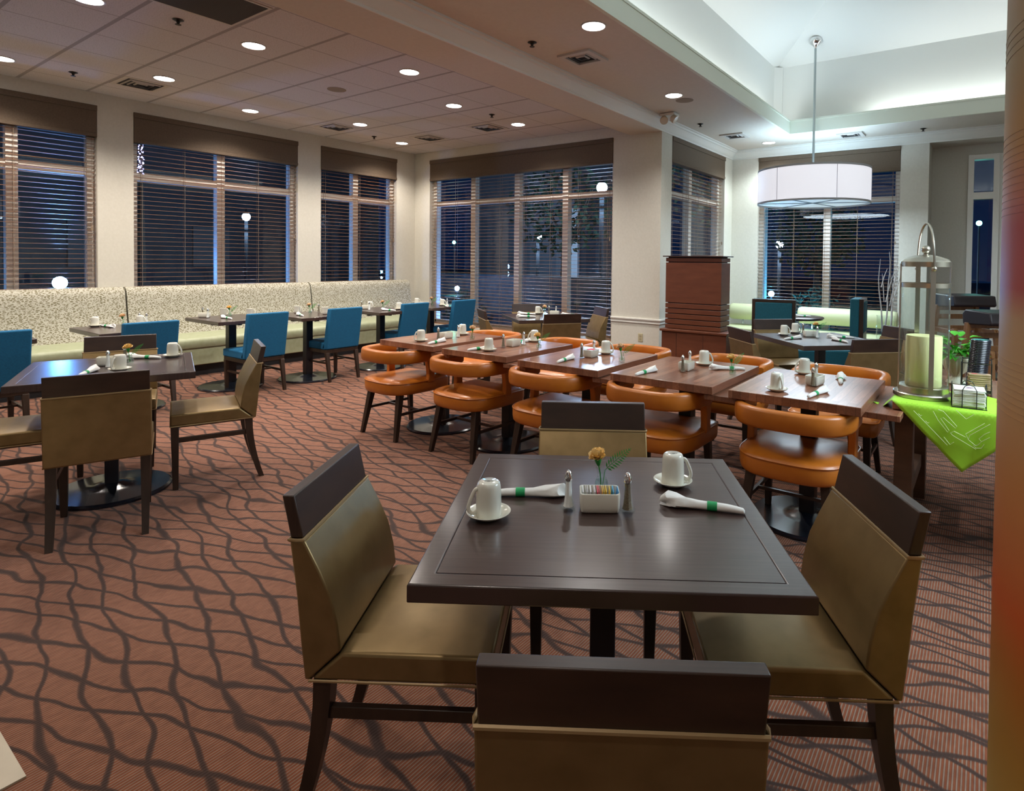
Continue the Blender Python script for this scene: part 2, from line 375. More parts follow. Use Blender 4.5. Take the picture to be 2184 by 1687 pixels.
# tray: fascia, ledge, upper walls, hipped vault
bm = new(); e = .03
z_ = ZC-.003; k_ = .004
box(bm, TX0-e, TX0+k_, TY0-e, TY1+e, z_, 3.45); box(bm, TX1-k_, TX1+e, TY0-e, TY1+e, z_, 3.45); box(bm, TX0+k_, TX1-k_, TY0-e, TY0+k_, z_, 3.45); box(bm, TX0+k_, TX1-k_, TY1-k_, TY1+e, z_, 3.45)
box(bm, TX0-e-.02, TX0+.012, TY0, TY1+.012, 3.45, 3.475); box(bm, TX0-.02, TX1, TY1-.012, TY1+e+.02, 3.45, 3.475)
struct('trim_2', bm, mat('fascia_cream', (.70, .72, .60), .6))
UX0, UX1, UY0, UY1, UZ = -2.64, 2.4, .62, 9.24, 4.33
bm = new()
for a, b_ in ((( UX0, UY0), (UX0, UY1)), ((UX0, UY1), (UX1, UY1)), ((UX1, UY1), (UX1, UY0)), ((UX1, UY0), (UX0, UY0))):
    v = [bm.verts.new((a[0], a[1], ZC+.05)), bm.verts.new((b_[0], b_[1], ZC+.05)), bm.verts.new((b_[0], b_[1], UZ)), bm.verts.new((a[0], a[1], UZ))]
    bm.faces.new(v)
prism(bm, [(UX0, UY1-.12), (UX0+.10, UY1-.02), (UX0+.10, UY1), (UX0, UY1)], 'z', ZC+.05, UZ)
struct('wall_tray', bm, covew_m)
bm = new(); hw = (UX1-UX0)/2; rz_ = UZ+hw*.6; xm = (UX0+UX1)/2
A = [bm.verts.new(p) for p in ((UX0, UY0, UZ), (UX1, UY0, UZ), (UX1, UY1, UZ), (UX0, UY1, UZ), (xm, UY0+hw, rz_), (xm, UY1-hw, rz_))]
for q in ((0, 1, 4), (1, 2, 5, 4), (2, 3, 5), (3, 0, 4, 5)): bm.faces.new([A[i] for i in q])
struct('ceiling_vault', bm, covew_m)
# crown mould on the right room, window frames, rails
def sweep_profile(name, path, prof, m):
    # path: 2D points; prof: (offset into the room on the right of travel, z)
    bm = new(); rings = []
    for i, p in enumerate(path):
        d0 = Vector(path[i])-Vector(path[i-1]) if i else Vector(path[1])-Vector(path[0])
        d1 = Vector(path[i+1])-Vector(path[i]) if i < len(path)-1 else d0
        n0 = Vector((d0.y, -d0.x)).normalized(); n1 = Vector((d1.y, -d1.x)).normalized()
        k = (n0+n1); k = k/(k.dot(n0))
        rings.append([(p[0]+k.x*o, p[1]+k.y*o, z) for o, z in prof])
    loft(bm, rings); return struct(name, bm, m, smooth=True, ang=25)
crown = [(0, 3.14), (.012, 3.14), (.014, 3.16), (.03, 3.17), (.05, 3.20), (.085, 3.235), (.10, 3.24), (.105, 3.262), (.125, 3.266), (.125, ZC), (0, ZC)]
sweep_profile('trim_3', [(XP, YN+.1), (XP, YB2), (XR-.1, YB2)], crown, white_m)
rail = [(0, .575), (.018, .58), (.012, .60), (.03, .625), (.03, .64), (0, .645)]
sweep_profile('trim_4', [(-4.28, YB), (XP, YB), (XP, 7.5)], rail, white_m)
sweep_profile('trim_5', [(XP, 9.62), (XP, YB2), (-3.12, YB2)], rail, white_m)
sweep_profile('trim_6', [(XL, 7.1), (XL, YB), (-8.02, YB)], rail, white_m)
def baseb(name, path): sweep_profile(name, path, [(0, 0), (.015, 0), (.015, .10), (0, .11)], white_m)
baseb('baseboard_back', [(XL+.02, YB), (XP, YB), (XP, YB2), (-.7, YB2)])

def window(idx, axis, plane, a0, a1, zs, zh, mull, depth=.20, trans=(2.335, 2.42), sgn=-1):
    # axis 'y': window in a wall facing +x, running along y ; axis 'x': wall facing -y, running along x
    g = plane + sgn*depth
    def B(bm, u0, u1, d0, d1, z0, z1):
        lo, hi = min(plane+sgn*d0, plane+sgn*d1), max(plane+sgn*d0, plane+sgn*d1)
        if axis == 'y': box(bm, lo, hi, u0, u1, z0, z1)
        else: box(bm, u0, u1, lo, hi, z0, z1)
    bm = new(); fw = .07; d0, d1 = .10, .20
    B(bm, a0, a0+fw, d0, d1, zs, zh); B(bm, a1-fw, a1, d0, d1, zs, zh); B(bm, a0, a1, d0, d1, zs, zs+fw); B(bm, a0, a1, d0, d1, zh-fw, zh)
    w = struct('window_%d' % idx, bm, frame_m)
    bm = new()
    for c in mull: B(bm, c-.05, c+.05, d0, d1, zs+fw, zh-fw)
    obj('mullion', bm, frame_m, w)
    bm = new(); B(bm, a0+fw, a1-fw, d0+.01, d1-.01, *trans); obj('transom', bm, frame_m, w)
    bm = new(); B(bm, a0+.02, a1-.02, .168, .174, zs+.02, zh-.02); obj('pane', bm, pane_m, w)
def blind(axis, plane, a0, a1, zb, zt, label, sgn=-1, name='venetian_blind', depth=.055):
    def B(bm, u0, u1, d0, d1, z0, z1):
        lo, hi = min(plane+sgn*d0, plane+sgn*d1), max(plane+sgn*d0, plane+sgn*d1)
        if axis == 'y': box(bm, lo, hi, u0, u1, z0, z1)
        else: box(bm, u0, u1, lo, hi, z0, z1)
    th = thing(name, label, 'blind', (0, 0, 0), 0, 'wooden venetian blinds')
    bm = new(); z = zb+.03
    while z < zt:
        B(bm, a0+.012, a1-.012, depth-.020, depth+.020, z-.0016, z+.0016); z += .055
    obj('slats', bm, blind_m, th)
    bm = new(); B(bm, a0+.012, a1-.012, depth-.02, depth+.02, zb, zb+.018); obj('bottom_rail', bm, blind_m, th)
    bm = new(); n_ = max(2, int((a1-a0)/.5))
    for i in range(n_+1):
        u = a0+.10+(a1-a0-.20)*i/n_; B(bm, u-.0015, u+.0015, depth-.026, depth-.024, zb, zt); B(bm, u-.0015, u+.0015, depth+.024, depth+.026, zb, zt)
    obj('ladder_cords', bm, cord_m, th)
    u = a1-.05; bm = new(); B(bm, u-.001, u+.001, depth-.04, depth-.038, 1.75, zt); B(bm, u-.007, u+.007, depth-.045, depth-.033, 1.70, 1.75); obj('pull_cord', bm, orange_m if False else cord_m, th)
    return th
def valance(axis, plane, a0, a1, label, sgn=-1):
    z0, z1 = 2.782, ZH
    th = thing('window_valance', label, 'valance', (0, 0, 0), 0, 'fabric window valances')
    def B(bm, u0, u1, d0, d1, z0, z1):
        lo, hi = min(plane+sgn*d0, plane+sgn*d1), max(plane+sgn*d0, plane+sgn*d1)
        if axis == 'y': box(bm, lo, hi, u0, u1, z0, z1)
        else: box(bm, u0, u1, lo, hi, z0, z1)
    bm = new(); B(bm, a0+.004, a1-.004, -.006, .098, z0, z1-.062); obj('fabric_box', bm, valance_m, th, bevel=.003)
    bm = new(); B(bm, a0+.001, a1-.001, -.016, .098, z1-.062, z1-.001); obj('top_band', bm, valance_m, th, bevel=.003)
    bm = new(); B(bm, a0+.002, a1-.002, -.011, .098, z0-.004, z0+.036); obj('bottom_hem', bm, valance_m, th, bevel=.003)
spec = [(1, 'y', XL, 1.10, 2.54, .85, [1.82], 'nearest the left frame edge', -1), (2, 'y', XL, 2.90, 5.0, .85, [3.95], 'in the middle of the left wall', -1),
        (3, 'y', XL, 5.375, 6.827, .85, [6.07], 'on the left wall beside the corner', -1), (4, 'x', YB, -8.0, -4.28, .28, [-7.05, -6.10, -5.16], 'on the wide back wall', 1),
        (5, 'y', XP, 7.56, 9.58, .28, [8.42], 'behind the red wood cabinet', -1), (6, 'x', YB2, -3.10, -1.045, .28, [-2.05], 'behind the drum pendant', 1)]
for i, ax, pl, a0, a1, zs, mu, wh, sg in spec:
    window(i, ax, pl, a0, a1, zs, ZH, mu, sgn=sg)
    blind(ax, pl, a0, a1, zs, 2.80, 'brown wooden venetian blind in the window '+wh, sgn=sg)
    valance(ax, pl, a0, a1, 'brown fabric valance across the window '+wh, sgn=sg)
# narrow window in the recess
bm = new()
box(bm, -.238, -.17, 10.43, 10.6, .252, 2.998); box(bm, .06, .13, 10.43, 10.6, .252, 2.998); box(bm, -.17, .06, 10.44, 10.6, 2.93, 2.997); box(bm, -.17, .06, 10.44, 10.6, 2.36, 2.46); box(bm, .13, .398, 10.45, 10.6, .252, 2.998)
w7 = struct('window_7', bm, frame_m)
bm = new(); box(bm, -.172, .062, 10.52, 10.526, .26, 2.94); obj('pane', bm, pane_m, w7)

# ------------------------------------------------------------------ ceiling fittings
def downlight(): 
    t_ = thing('recessed_light', '', 'ceiling light')
    bm = new(); lathe(bm, [(.090, -.001), (.104, -.001), (.104, -.008), (.092, -.008), (.090, -.001)], 28, cap=False); obj('trim_ring', bm, vent_m, t_, smooth=True)
    bm = new(); lathe(bm, [(.0898, -.002), (.0898, -.005)], 28); obj('lamp_disc', bm, lamp_m, t_, smooth=True)
    return t_
DL = Proto(downlight())
def lamp(x, y, z, w, col, size=.17, name='downlight_beam'):
    ld = bpy.data.lights.new(name, 'SPOT'); ld.energy = w; ld.color = col; ld.spot_size = math.radians(138); ld.spot_blend = .75; ld.shadow_soft_size = .07
    lo = bpy.data.objects.new(name, ld); COL.objects.link(lo); lo.location = (x, y, z); return lo
downs = [(-5.379, 1.58, 'at the top frame edge, left of the black air grille'), (-7.695, 1.583, 'cut by the left frame edge'), (-5.315, 2.752, 'largest on the tile ceiling, right of the black grille'),
         (-7.091, 2.731, 'beside the leftmost louvred vent'), (-7.711, 3.95, 'on the tile ceiling above the middle left window'), (-4.74, 4.007, 'on the tile ceiling nearest the beam'),
         (-5.319, 5.184, 'on the tile ceiling between the tan speaker and a sprinkler'), (-7.172, 5.197, 'just right of the vent nearest the left wall corner window'), (-5.301, 6.383, 'right of the vent before the wide back window'), (-7.754, 6.409, 'nearest the ceiling corner')]
for x, y, s in downs:
    DL.place((x, y, ZC), 0, 'round white recessed light '+s, 'recessed ceiling lights'); lamp(x, y, ZC-.03, DOWN_W, WARM)
for x, y, s in [(-2.583, 4.033, 'on the beige soffit, largest and nearest'), (-2.899, 6.207, 'on the beige soffit beside a tan speaker'), (-2.797, 9.453, 'on the bluish soffit in the far corner')]:
    DL.place((x, y, ZC), 0, 'round white recessed light '+s, 'recessed ceiling lights'); lamp(x, y, ZC-.03, DOWN_W2, NEUT if y < 9 else COOL)
for x, y in [(-5.35, .4), (-7.7, .4), (-5.35, -1.2), (-2.9, 1.6), (-2.9, -.6), (-.4, -.5), (1.2, -1.8)]:     # the rows go on behind the camera
    DL.place((x, y, ZC), 0, 'round white recessed light outside the picture', 'recessed ceiling lights'); lamp(x, y, ZC-.03, DOWN_W*.4, WARM)
# cove strips behind the fascia
def area(name, loc, sx, sy, w, col, rot):
    ld = bpy.data.lights.new(name, 'AREA'); ld.shape = 'RECTANGLE'; ld.size = sx; ld.size_y = sy; ld.energy = w; ld.color = col
    lo = bpy.data.objects.new(name, ld); COL.objects.link(lo); lo.location = loc; lo.rotation_euler = rot; return lo
CC = (.92, .97, 1.0)
area('cove_strip', (-2.49, 5.2, 3.36), .10, 7.4, COVE_W, CC, (PI, math.radians(12), 0))
area('cove_strip', (.6, 9.10, 3.36), 3.9, .10, COVE_W*.62, CC, (PI+math.radians(12), 0, 0))
area('cove_strip', (2.25, 5.0, 3.36), .10, 7.4, COVE_W, CC, (PI, -math.radians(12), 0))
area('cove_strip', (0, .76, 3.36), 4.2, .10, COVE_W*.6, CC, (PI, 0, 0))
# sprinklers
bm = new(); lathe(bm, [(.0, -.001), (.038, -.001), (.040, -.004), (.022, -.012), (.014, -.016), (.009, -.03), (.009, -.036), (.022, -.037), (.022, -.040), (.0, -.041)], 18, cap=False)
sp0 = obj('fire_sprinkler', bm, mat('sprinkler_bronze', (.03, .025, .02), .4, metal=.6), smooth=True); tag(sp0, '', 'sprinkler')
SP = Proto(sp0)
for x, y, s in [(-5.243, 2.119, 'on the tile below the black air grille'), (-7.654, 2.12, 'on the tile above the leftmost window'), (-7.703, 5.835, 'left of the ceiling corner lights'), (-5.229, 5.769, 'above the vent before the back window'),
                (-3.213, 4.046, 'on the beige soffit left of the square vent'), (-3.192, 7.688, 'on the soffit left of the pendant rod, near the crown'), (-.746, 9.574, 'on the blue lit soffit right of the pendant rod')]:
    SP.place((x, y, ZC), 0, 'small dark fire sprinkler '+s, 'fire sprinklers')
# round tan speakers
bm = new(); lathe(bm, [(0, -.002), (.085, -.004), (.10, -.003), (.10, 0)], 30, cap=False); s0 = obj('ceiling_speaker', bm, tan_m, smooth=True); tag(s0, '', 'speaker'); SK = Proto(s0)
SK.place((-5.92, 3.985, ZC), 0, 'round tan ceiling speaker flush in the tile ceiling', 'ceiling speakers')
SK.place((-2.887, 6.473, ZC), 0, 'round tan ceiling speaker beside a light on the soffit', 'ceiling speakers')
# louvred vents
def vent(sz, raised):
    t_ = thing('air_vent', '', 'vent'); h_ = sz/2; d = .02 if raised else .004
    bm = new()
    for k in range(2):
        a = h_ - k*.0; 
    box(bm, -h_, h_, -h_, -h_+.05, -d, 0); box(bm, -h_, h_, h_-.05, h_, -d, 0); box(bm, -h_, -h_+.05, -h_+.05, h_-.05, -d, 0); box(bm, h_-.05, h_, -h_+.05, h_-.05, -d, 0)
    obj('frame', bm, vent_m, t_)
    bm = new(); box(bm, -h_+.05, h_-.05, -h_+.05, h_-.05, -.002, -.0005); obj('dark_throat', bm, black_m, t_)
    for k in range(3):
        a = h_-.075-k*.045
        if a < .03: break
        bm = new(); w = .009
        for s_ in (-1, 1):
            v = [(s_*a, -a), (s_*a, a), (s_*(a-w), a-w), (s_*(a-w), -a+w)]
            bm.faces.new([bm.verts.new((p[0], p[1], -.004-(.012 if i > 1 else 0))) for i, p in enumerate(v)])
            bm.faces.new([bm.verts.new((p[1], p[0], -.004-(.012 if i > 1 else 0))) for i, p in enumerate(v)])
        obj('louvre_ring', bm, vent_m, t_)
    return t_
V1 = Proto(vent(.44, False))
for x, y, s in [(-7.563, 2.685, 'beside the light above the leftmost window'), (-7.614, 5.127, 'above the third window of the left wall'), (-7.055, 6.366, 'between two lights near the ceiling corner'), (-5.798, 6.31, 'before the wide back window')]:
    V1.place((x, y, ZC), 0, 'square louvred air vent '+s, 'ceiling vents')
V2 = Proto(vent(.34, True))
for x, y, s in [(-3.059, 4.6, 'on the beige soffit'), (-3.063, 8.666, 'on the bluish soffit left of the pendant rod'), (-1.637, 9.485, 'on the bluish soffit right of the pendant rod')]:
    V2.place((x, y, ZC), 0, 'white square raised air vent '+s, 'ceiling vents')
g0 = thing('return_air_grille', 'large dark ribbed return air grille beside the beam', 'air grille', (-4.70, 1.8, ZC))
bm = new(); box(bm, -.30, .30, -.62, -.60, -.008, 0); box(bm, -.30, .30, .60, .62, -.008, 0); box(bm, -.30, -.28, -.6, .6, -.008, 0); box(bm, .28, .30, -.6, .6, -.008, 0); obj('frame', bm, vent_m, g0)
bm = new()
for k in range(47): box(bm, -.28+k*.012, -.28+k*.012+.003, -.6, .6, -.008, -.001)
box(bm, -.28, .28, -.6, .6, -.003, -.0005); obj('ribbed_face', bm, mat('grille_dark', (.14, .13, .12), .6), g0)
# emergency twin lamp on the crown
el = thing('emergency_light', 'beige twin-head emergency light mounted on the crown moulding', 'emergency light', (-3.30, 6.92, 3.245))
bm = new(); box(bm, -.10, .10, -.05, .11, -.0, .034); obj('housing', bm, white_m, el, bevel=.008)
for s_, d_ in ((-.05, Vector((.35, -.75, -.5))), (.08, Vector((.8, .1, -.6)))):
    d_.normalize(); q = d_.to_track_quat('Z', 'Y').to_matrix()
    bm = new(); lathe(bm, [(.018, -.04), (.045, -.02), (.052, .02), (.050, .034)], 20)
    for v in bm.verts: v.co = q @ v.co + Vector((s_, -.02, -.045))
    hd = obj('lamp_head', bm, mat('lamp_head_beige', (.5, .42, .3), .4), el, smooth=True)
    bm = new(); lathe(bm, [(.0, .037), (.044, .0345)], 20, cap=False)
    for v in bm.verts: v.co = q @ v.co + Vector((s_, -.02, -.045))
    obj('lens', bm, lens_m, hd, smooth=True)

# ------------------------------------------------------------------ drum pendant
PL = (-2.015, 8.906); PZ0, PZ1 = 2.262, 2.70; PR = .735
pn = thing('drum_pendant', 'large white fabric drum pendant hanging on a long thin rod', 'pendant lamp', (PL[0], PL[1], 0))
def ring(bm, r0, r1, z0, z1, n_=64):
    loft(bm, [[(r*math.cos(2*PI*i/n_), r*math.sin(2*PI*i/n_), z) for i in range(n_)] for r, z in ((r0, z0), (r1, z0), (r1, z1), (r0, z1), (r0, z0))], cap=False)
bm = new(); ring(bm, PR-.004, PR, PZ0, PZ1); obj('drum_shade', bm, shade_m, pn, smooth=True)
bm = new(); ring(bm, PR-.006, PR+.004, PZ1-.004, PZ1+.022); obj('top_rim', bm, mat('rim_grey', (.45, .45, .46), .5), pn, smooth=True)
bm = new(); ring(bm, PR-.006, PR+.004, PZ0-.022, PZ0+.004); obj('bottom_rim', bm, mat('rim_grey', (.45, .45, .46), .5), pn, smooth=True)
bm = new(); lathe(bm, [(PR-.01, PZ0+.004), (PR-.01, PZ0+.012)], 64); df = obj('diffuser', bm, shadeb_m, pn)
bm = new()
for k in range(3):
    a = k*PI/3+.3; c_, s_ = math.cos(a), math.sin(a); w = .006
    pts = [(-PR*c_-w*s_, -PR*s_+w*c_), (PR*c_-w*s_, PR*s_+w*c_), (PR*c_+w*s_, PR*s_-w*c_), (-PR*c_+w*s_, -PR*s_-w*c_)]
    prism(bm, pts, 'z', PZ0-.006, PZ0+.003)
obj('spokes', bm, mat('spoke_grey', (.20, .28, .32), .5), df)
for k in range(6):
    bm = new(); a = k*PI/3+.1; bm2 = [(PR+.002)*math.cos(a), (PR+.002)*math.sin(a)]
    tube(bm, [(bm2[0], bm2[1], PZ0), (bm2[0], bm2[1], PZ1)], .004, 6)
    obj('shade_seam', bm, mat('seam_grey', (.6, .6, .66), .7), pn)
cz = 4.33+.6*(9.24-PL[1])
bm = new(); tube(bm, [(0, 0, PZ0), (0, 0, cz-.05)], .016, 10); obj('rod', bm, mat('rod_nickel', (.42, .47, .48), .3, metal=.9), pn, smooth=True)
bm = new(); lathe(bm, [(.012, -.13), (.02, -.09), (.05, -.06), (.085, -.03), (.09, .0), (.085, .03)], 24)
for v in bm.verts: v.co.z += cz + v.co.y*-.6*0
obj('canopy', bm, chrome_m, pn, smooth=True)
def pend_lights(x, y, w=1.0):
    for nm, z, rx, e_, c in (('pendant_downlight', PZ0-.03, 0, 30, (.72, .88, 1.0)), ('pendant_uplight', PZ1+.03, PI, 9, (.55, .80, 1.0))):
        ld = bpy.data.lights.new(nm, 'AREA'); ld.shape = 'DISK'; ld.size = 1.35; ld.energy = e_*w; ld.color = c
        lo = bpy.data.objects.new(nm, ld); COL.objects.link(lo); lo.location = (x, y, z); lo.rotation_euler = (rx, 0, 0)
pend_lights(*PL)
freeze(pn); dup(pn, (1.15, 3.3, 0), 0, 'added white fabric drum pendant outside the picture to the right, lighting the console')   # added copy, unseen right of the frame, to light the console
pend_lights(1.15, 3.3, 1.5)  # lamps of the added pendant, brightening the console

# ------------------------------------------------------------------ tables
def base(t_, r=.33, pole=.038, zt=.715):
    bm = new(); lathe(bm, [(0, .004), (r, .0), (r, .012), (r-.012, .022), (r*.45, .028), (.10, .034), (.06, .052), (0, .052)], 48, cap=False); obj('base_disc', bm, dark_m, t_, smooth=True, ang=30)
    bm = new(); box(bm, -pole, pole, -pole, pole, .04, zt); obj('pole', bm, darkpole_m, t_, bevel=.004)
    bm = new(); box(bm, -.2, .2, -.02, .02, zt-.03, zt); box(bm, -.02, .02, -.2, .2, zt-.03, zt); obj('support_cross', bm, darkpole_m, t_)
def big_table():
    t_ = thing('dining_table', '', 'table'); s = .42; z0, z1 = .710, .75; w = .05
    bm = new(); box(bm, -s+w, s-w, -s+w, s-w, z0, z1-.0006); obj('tabletop', bm, top_m, t_)
    bm = new()
    for k in range(4):
        c_, s_ = [(1, 0), (0, 1), (-1, 0), (0, -1)][k]
        R2 = lambda x, y: (x*c_-y*s_, x*s_+y*c_)
        prism(bm, [R2(-s, -s), R2(s, -s), R2(s-w+.001, -s+w-.001), R2(-s+w-.001, -s+w-.001)], 'z', z0, z1)
    bmesh.ops.remove_doubles(bm, verts=bm.verts, dist=.0003)
    obj('edge_border', bm, top_m, t_, bevel=.004, seg=3)
    base(t_, .305, .034, .71); return t_
BT = Proto(big_table())
def small_table():
    t_ = thing('booth_table', '', 'table')
    bm = new(); box(bm, -.375, .375, -.305, .305, .712, .75); obj('tabletop', bm, top_m, t_, bevel=.004)
    base(t_, .32, .040, .712); return t_
ST = Proto(small_table())
def walnut_table():
    t_ = thing('walnut_table', '', 'table')
    bm = new(); box(bm, -.318, .318, -.407, .407, .706, .75); obj('tabletop', bm, walnut_m, t_, bevel=.003)
    base(t_, .30, .04, .706); return t_
WT = Proto(walnut_table())
R = math.radians
FG = (-.842, 1.397, 33.2); LT = (-4.29, 1.365, -21.5); MD = (-4.29, 5.69, 54); RT = (-1.19, 5.655, 45)
BT.place((FG[0], FG[1], 0), R(FG[2]), 'dark square dining table in the foreground set with two mugs', 'dark square tables')
BT.place((LT[0], LT[1], 0), R(LT[2]), 'dark square table at left among four bronze leather chairs', 'dark square tables')
BT.place((MD[0], MD[1], 0), R(MD[2]), 'dark square table standing before the wide back window', 'dark square tables')
BT.place((RT[0], RT[1], 0), R(RT[2]), 'dark square table standing before the teal upholstered seats', 'dark square tables')
WX = [-3.757, -3.006, -2.237, -1.504, -.778]; WY = [3.56, 3.54, 3.50, 3.483, 3.474]
wn_ = ['leftmost walnut table', 'second walnut table from left', 'middle walnut table', 'fourth walnut table from left', 'rightmost walnut table']
for i, (x, y) in enumerate(zip(WX, WY)):
    WT.place((x, y, 0), 0, ['leftmost of the five walnut block tables in a row', 'second from left of the five walnut block tables', 'middle one of the five walnut block tables', 'fourth from left of the five walnut block tables', 'rightmost of the five walnut block tables, beside the lantern'][i], 'walnut block tables')
bm = new(); box(bm, -.10, .10, -.38, .38, .672, .702); lf = obj('table_leaf', bm, walnut_m, bevel=.003); tag(lf, '', 'table leaf'); LF = Proto(lf)
for i in range(4):
    LF.place(((WX[i]+WX[i+1])/2, (WY[i]+WY[i+1])/2, 0), 0, 'lower walnut leaf bridging the gap between the '+['leftmost and second', 'second and middle', 'middle and fourth', 'fourth and rightmost'][i]+' walnut tables', 'lower walnut leaves')
LF.place((-.415, 3.60, 0), 0, 'grey-lit lower walnut leaf between rightmost walnut table and lime cloth', 'lower walnut leaves')
BTH = [(-6.53, 1.16, 'at the left frame edge'), (-6.49, 2.165, 'second from left'), (-6.725, 3.235, 'third from left'), (-6.485, 3.995, 'fourth from left'), (-6.43, 4.985, 'second from the back corner'), (-6.48, 5.885, 'nearest the back corner')]
for x, y, s in BTH: ST.place((x, y, 0), 0, 'dark pedestal booth table before the banquette, '+s, 'booth tables')

# ------------------------------------------------------------------ chairs
def rbox(bm, x0, x1, y0, y1, z0, z1, dome=.012, nx=6, ny=6, mi_top=1, mi_side=0):
    vs = {}
    for j in range(ny+1):
        for i in range(nx+1):
            u, v = i/nx*2-1, j/ny*2-1
            vs[i, j] = bm.verts.new((x0+(x1-x0)*i/nx, y0+(y1-y0)*j/ny, z1+dome*(1-u**4)*(1-v**4)))
    for j in range(ny):
        for i in range(nx): bm.faces.new((vs[i, j], vs[i+1, j], vs[i+1, j+1], vs[i, j+1])).material_index = mi_top
    edge = [vs[i, 0] for i in range(nx+1)]+[vs[nx, j] for j in range(1, ny+1)]+[vs[i, ny] for i in range(nx-1, -1, -1)]+[vs[0, j] for j in range(ny-1, 0, -1)]
    low = [bm.verts.new((v.co.x, v.co.y, z0)) for v in edge]; N = len(edge)
    for k in range(N): bm.faces.new((edge[k], low[k], low[(k+1) % N], edge[(k+1) % N])).material_index = mi_side
    bm.faces.new(low).material_index = mi_side
def bronze_chair():
    t_ = thing('dining_chair', '', 'chair'); w = .216
    bm = new(); rbox(bm, -w, w, -.136, .235, .392, .462)
    for v in bm.verts:
        if v.co.z < .40 and v.co.y < -.13: v.co.y = -.213
    obj('seat', bm, [gold_m, gold_m], t_, bevel=.009, seg=3)
    # backrest: flat outer face, curved inner face, mitred into the seat side
    bm = new()
    inner = [(-.138, .466), (-.146, .53), (-.163, .60), (-.190, .66), (-.228, .734)]
    outer = [(-.264, .734), (-.247, .60), (-.236, .48), (-.226, .392), (-.216, .392)]
    poly = inner + outer
    L_ = [bm.verts.new((-w, *p)) for p in poly]; R_ = [bm.verts.new((w, *p)) for p in poly]; N = len(poly)
    bm.faces.new(L_[::-1]).material_index = 0; bm.faces.new(R_).material_index = 0
    for i in range(N):
        bm.faces.new((L_[i], L_[(i+1) % N], R_[(i+1) % N], R_[i])).material_index = 1 if i < 4 else 0
    obj('backrest', bm, [gold_m, bronze_m], t_, bevel=.006, seg=3)
    bm = new(); poly = [(-.233, .738), (-.264, .738), (-.286, .842), (-.256, .842)]
    prism(bm, poly, 'x', -w+.006, w-.006); obj('top_rail', bm, espresso_m, t_, bevel=.003)
    bm = new(); z = .736
    tube(bm, [(-w, -.231, z), (w, -.231, z), (w+.001, -.248, z), (w, -.265, z), (-w, -.265, z), (-w-.001, -.248, z)], .0045, 6, closed=True)
    obj('piping', bm, mat('gold_piping', (.34, .23, .11), .4, metal=.3), t_, smooth=True); bm = new()
    z = .391; tube(bm, [(-w, -.214, z), (w, -.214, z), (w, .236, z), (-w, .236, z)], .004, 6, closed=True)
    obj('piping', bm, mat('gold_piping', (.34, .23, .11), .4, metal=.3), t_, smooth=True)
    for s in (-1, 1):
        bm = new(); taper(bm, (s*.187, .208, 0), .015, (s*.189, .212, .39), .022); obj('leg', bm, leg_m, t_, bevel=.003)
        bm = new(); rings = []
        for k in range(7):
            u = k/6; zz = .39*(1-u); y_ = -.185-.075*u**1.8; h_ = .022-.007*u
            rings.append([(s*.189-h_, y_-h_, zz), (s*.189+h_, y_-h_, zz), (s*.189+h_, y_+h_, zz), (s*.189-h_, y_+h_, zz)])
        loft(bm, rings); obj('leg', bm, leg_m, t_, smooth=True, ang=50)
        bm = new(); box(bm, s*.189-.009, s*.189+.009, -.20, .20, .285, .315); obj('stretcher', bm, leg_m, t_, bevel=.002)
    return t_
CH = Proto(bronze_chair())
def chair_at(rx, ry, deg, label, proto=None, off=.27):
    a = R(deg); d = Vector((-math.sin(a), math.cos(a)))     # facing direction of local +y
    (proto or CH).place((rx+d.x*off, ry+d.y*off, 0), a, label, 'bronze leather dining chairs' if proto is None else None)
def around(T, k, dist=.80, side=0.):
    # centre of the top rail on side k of table T, chair facing the table; k: 0 +x, 1 +y, 2 -x, 3 -y in table axes
    a = R(T[2]+90*k); d = Vector((math.cos(a), math.sin(a))); s_ = Vector((-d.y, d.x))
    return (T[0]+d.x*dist+s_.x*side, T[1]+d.y*dist+s_.y*side, T[2]+90*k+90)
for T, k, dist, side, lab in [
    (FG, 2, .775, -.0, 'bronze leather chair at left of the foreground table, seat pulled under it'), (FG, 0, .745, .0, 'bronze leather chair at right of the foreground table beside the wrapped column'),
    (FG, 3, .775, 0, 'bronze leather chair cut by the bottom frame edge, back towards the viewer'), (FG, 1, .815, 0.02, 'bronze leather chair on the far side of the foreground table'),
    (LT, 0, .80, 0, 'bronze leather chair at the left table with its back to the viewer'), (LT, 1, .80, .0, 'bronze leather chair right of the left table, seen from the side'),
    (LT, 2, .85, 0.0, 'bronze leather chair behind the left table facing the viewer'), (LT, 3, .74, 0, 'bronze leather chair at the left frame edge, only its seat showing'),
    (MD, 3, .74, -.02, 'bronze leather chair before the back window table, back towards the viewer'), (MD, 0, .76, .05, 'bronze leather chair beside the pier at the back window table'),
    (MD, 2, .76, -.0, 'bronze leather chair half hidden behind the farthest blue chair'), (MD, 1, .76, .0, 'bronze leather chair with its back to the wide back window'),
    (RT, 2, .76, -.02, 'bronze leather chair left of the right-hand dark table, near the cabinet'), (RT, 3, .74, .0, 'bronze leather chair just left of the glass lantern, nearer one'),
    (RT, 1, .82, .0, 'bronze leather chair in front of the teal framed seat back'), (RT, 0, .80, .0, 'bronze leather chair behind the lantern at the right-hand dark table, farther one')]:
    x, y, a = around(T, k, dist, side); chair_at(x, y, a, lab)
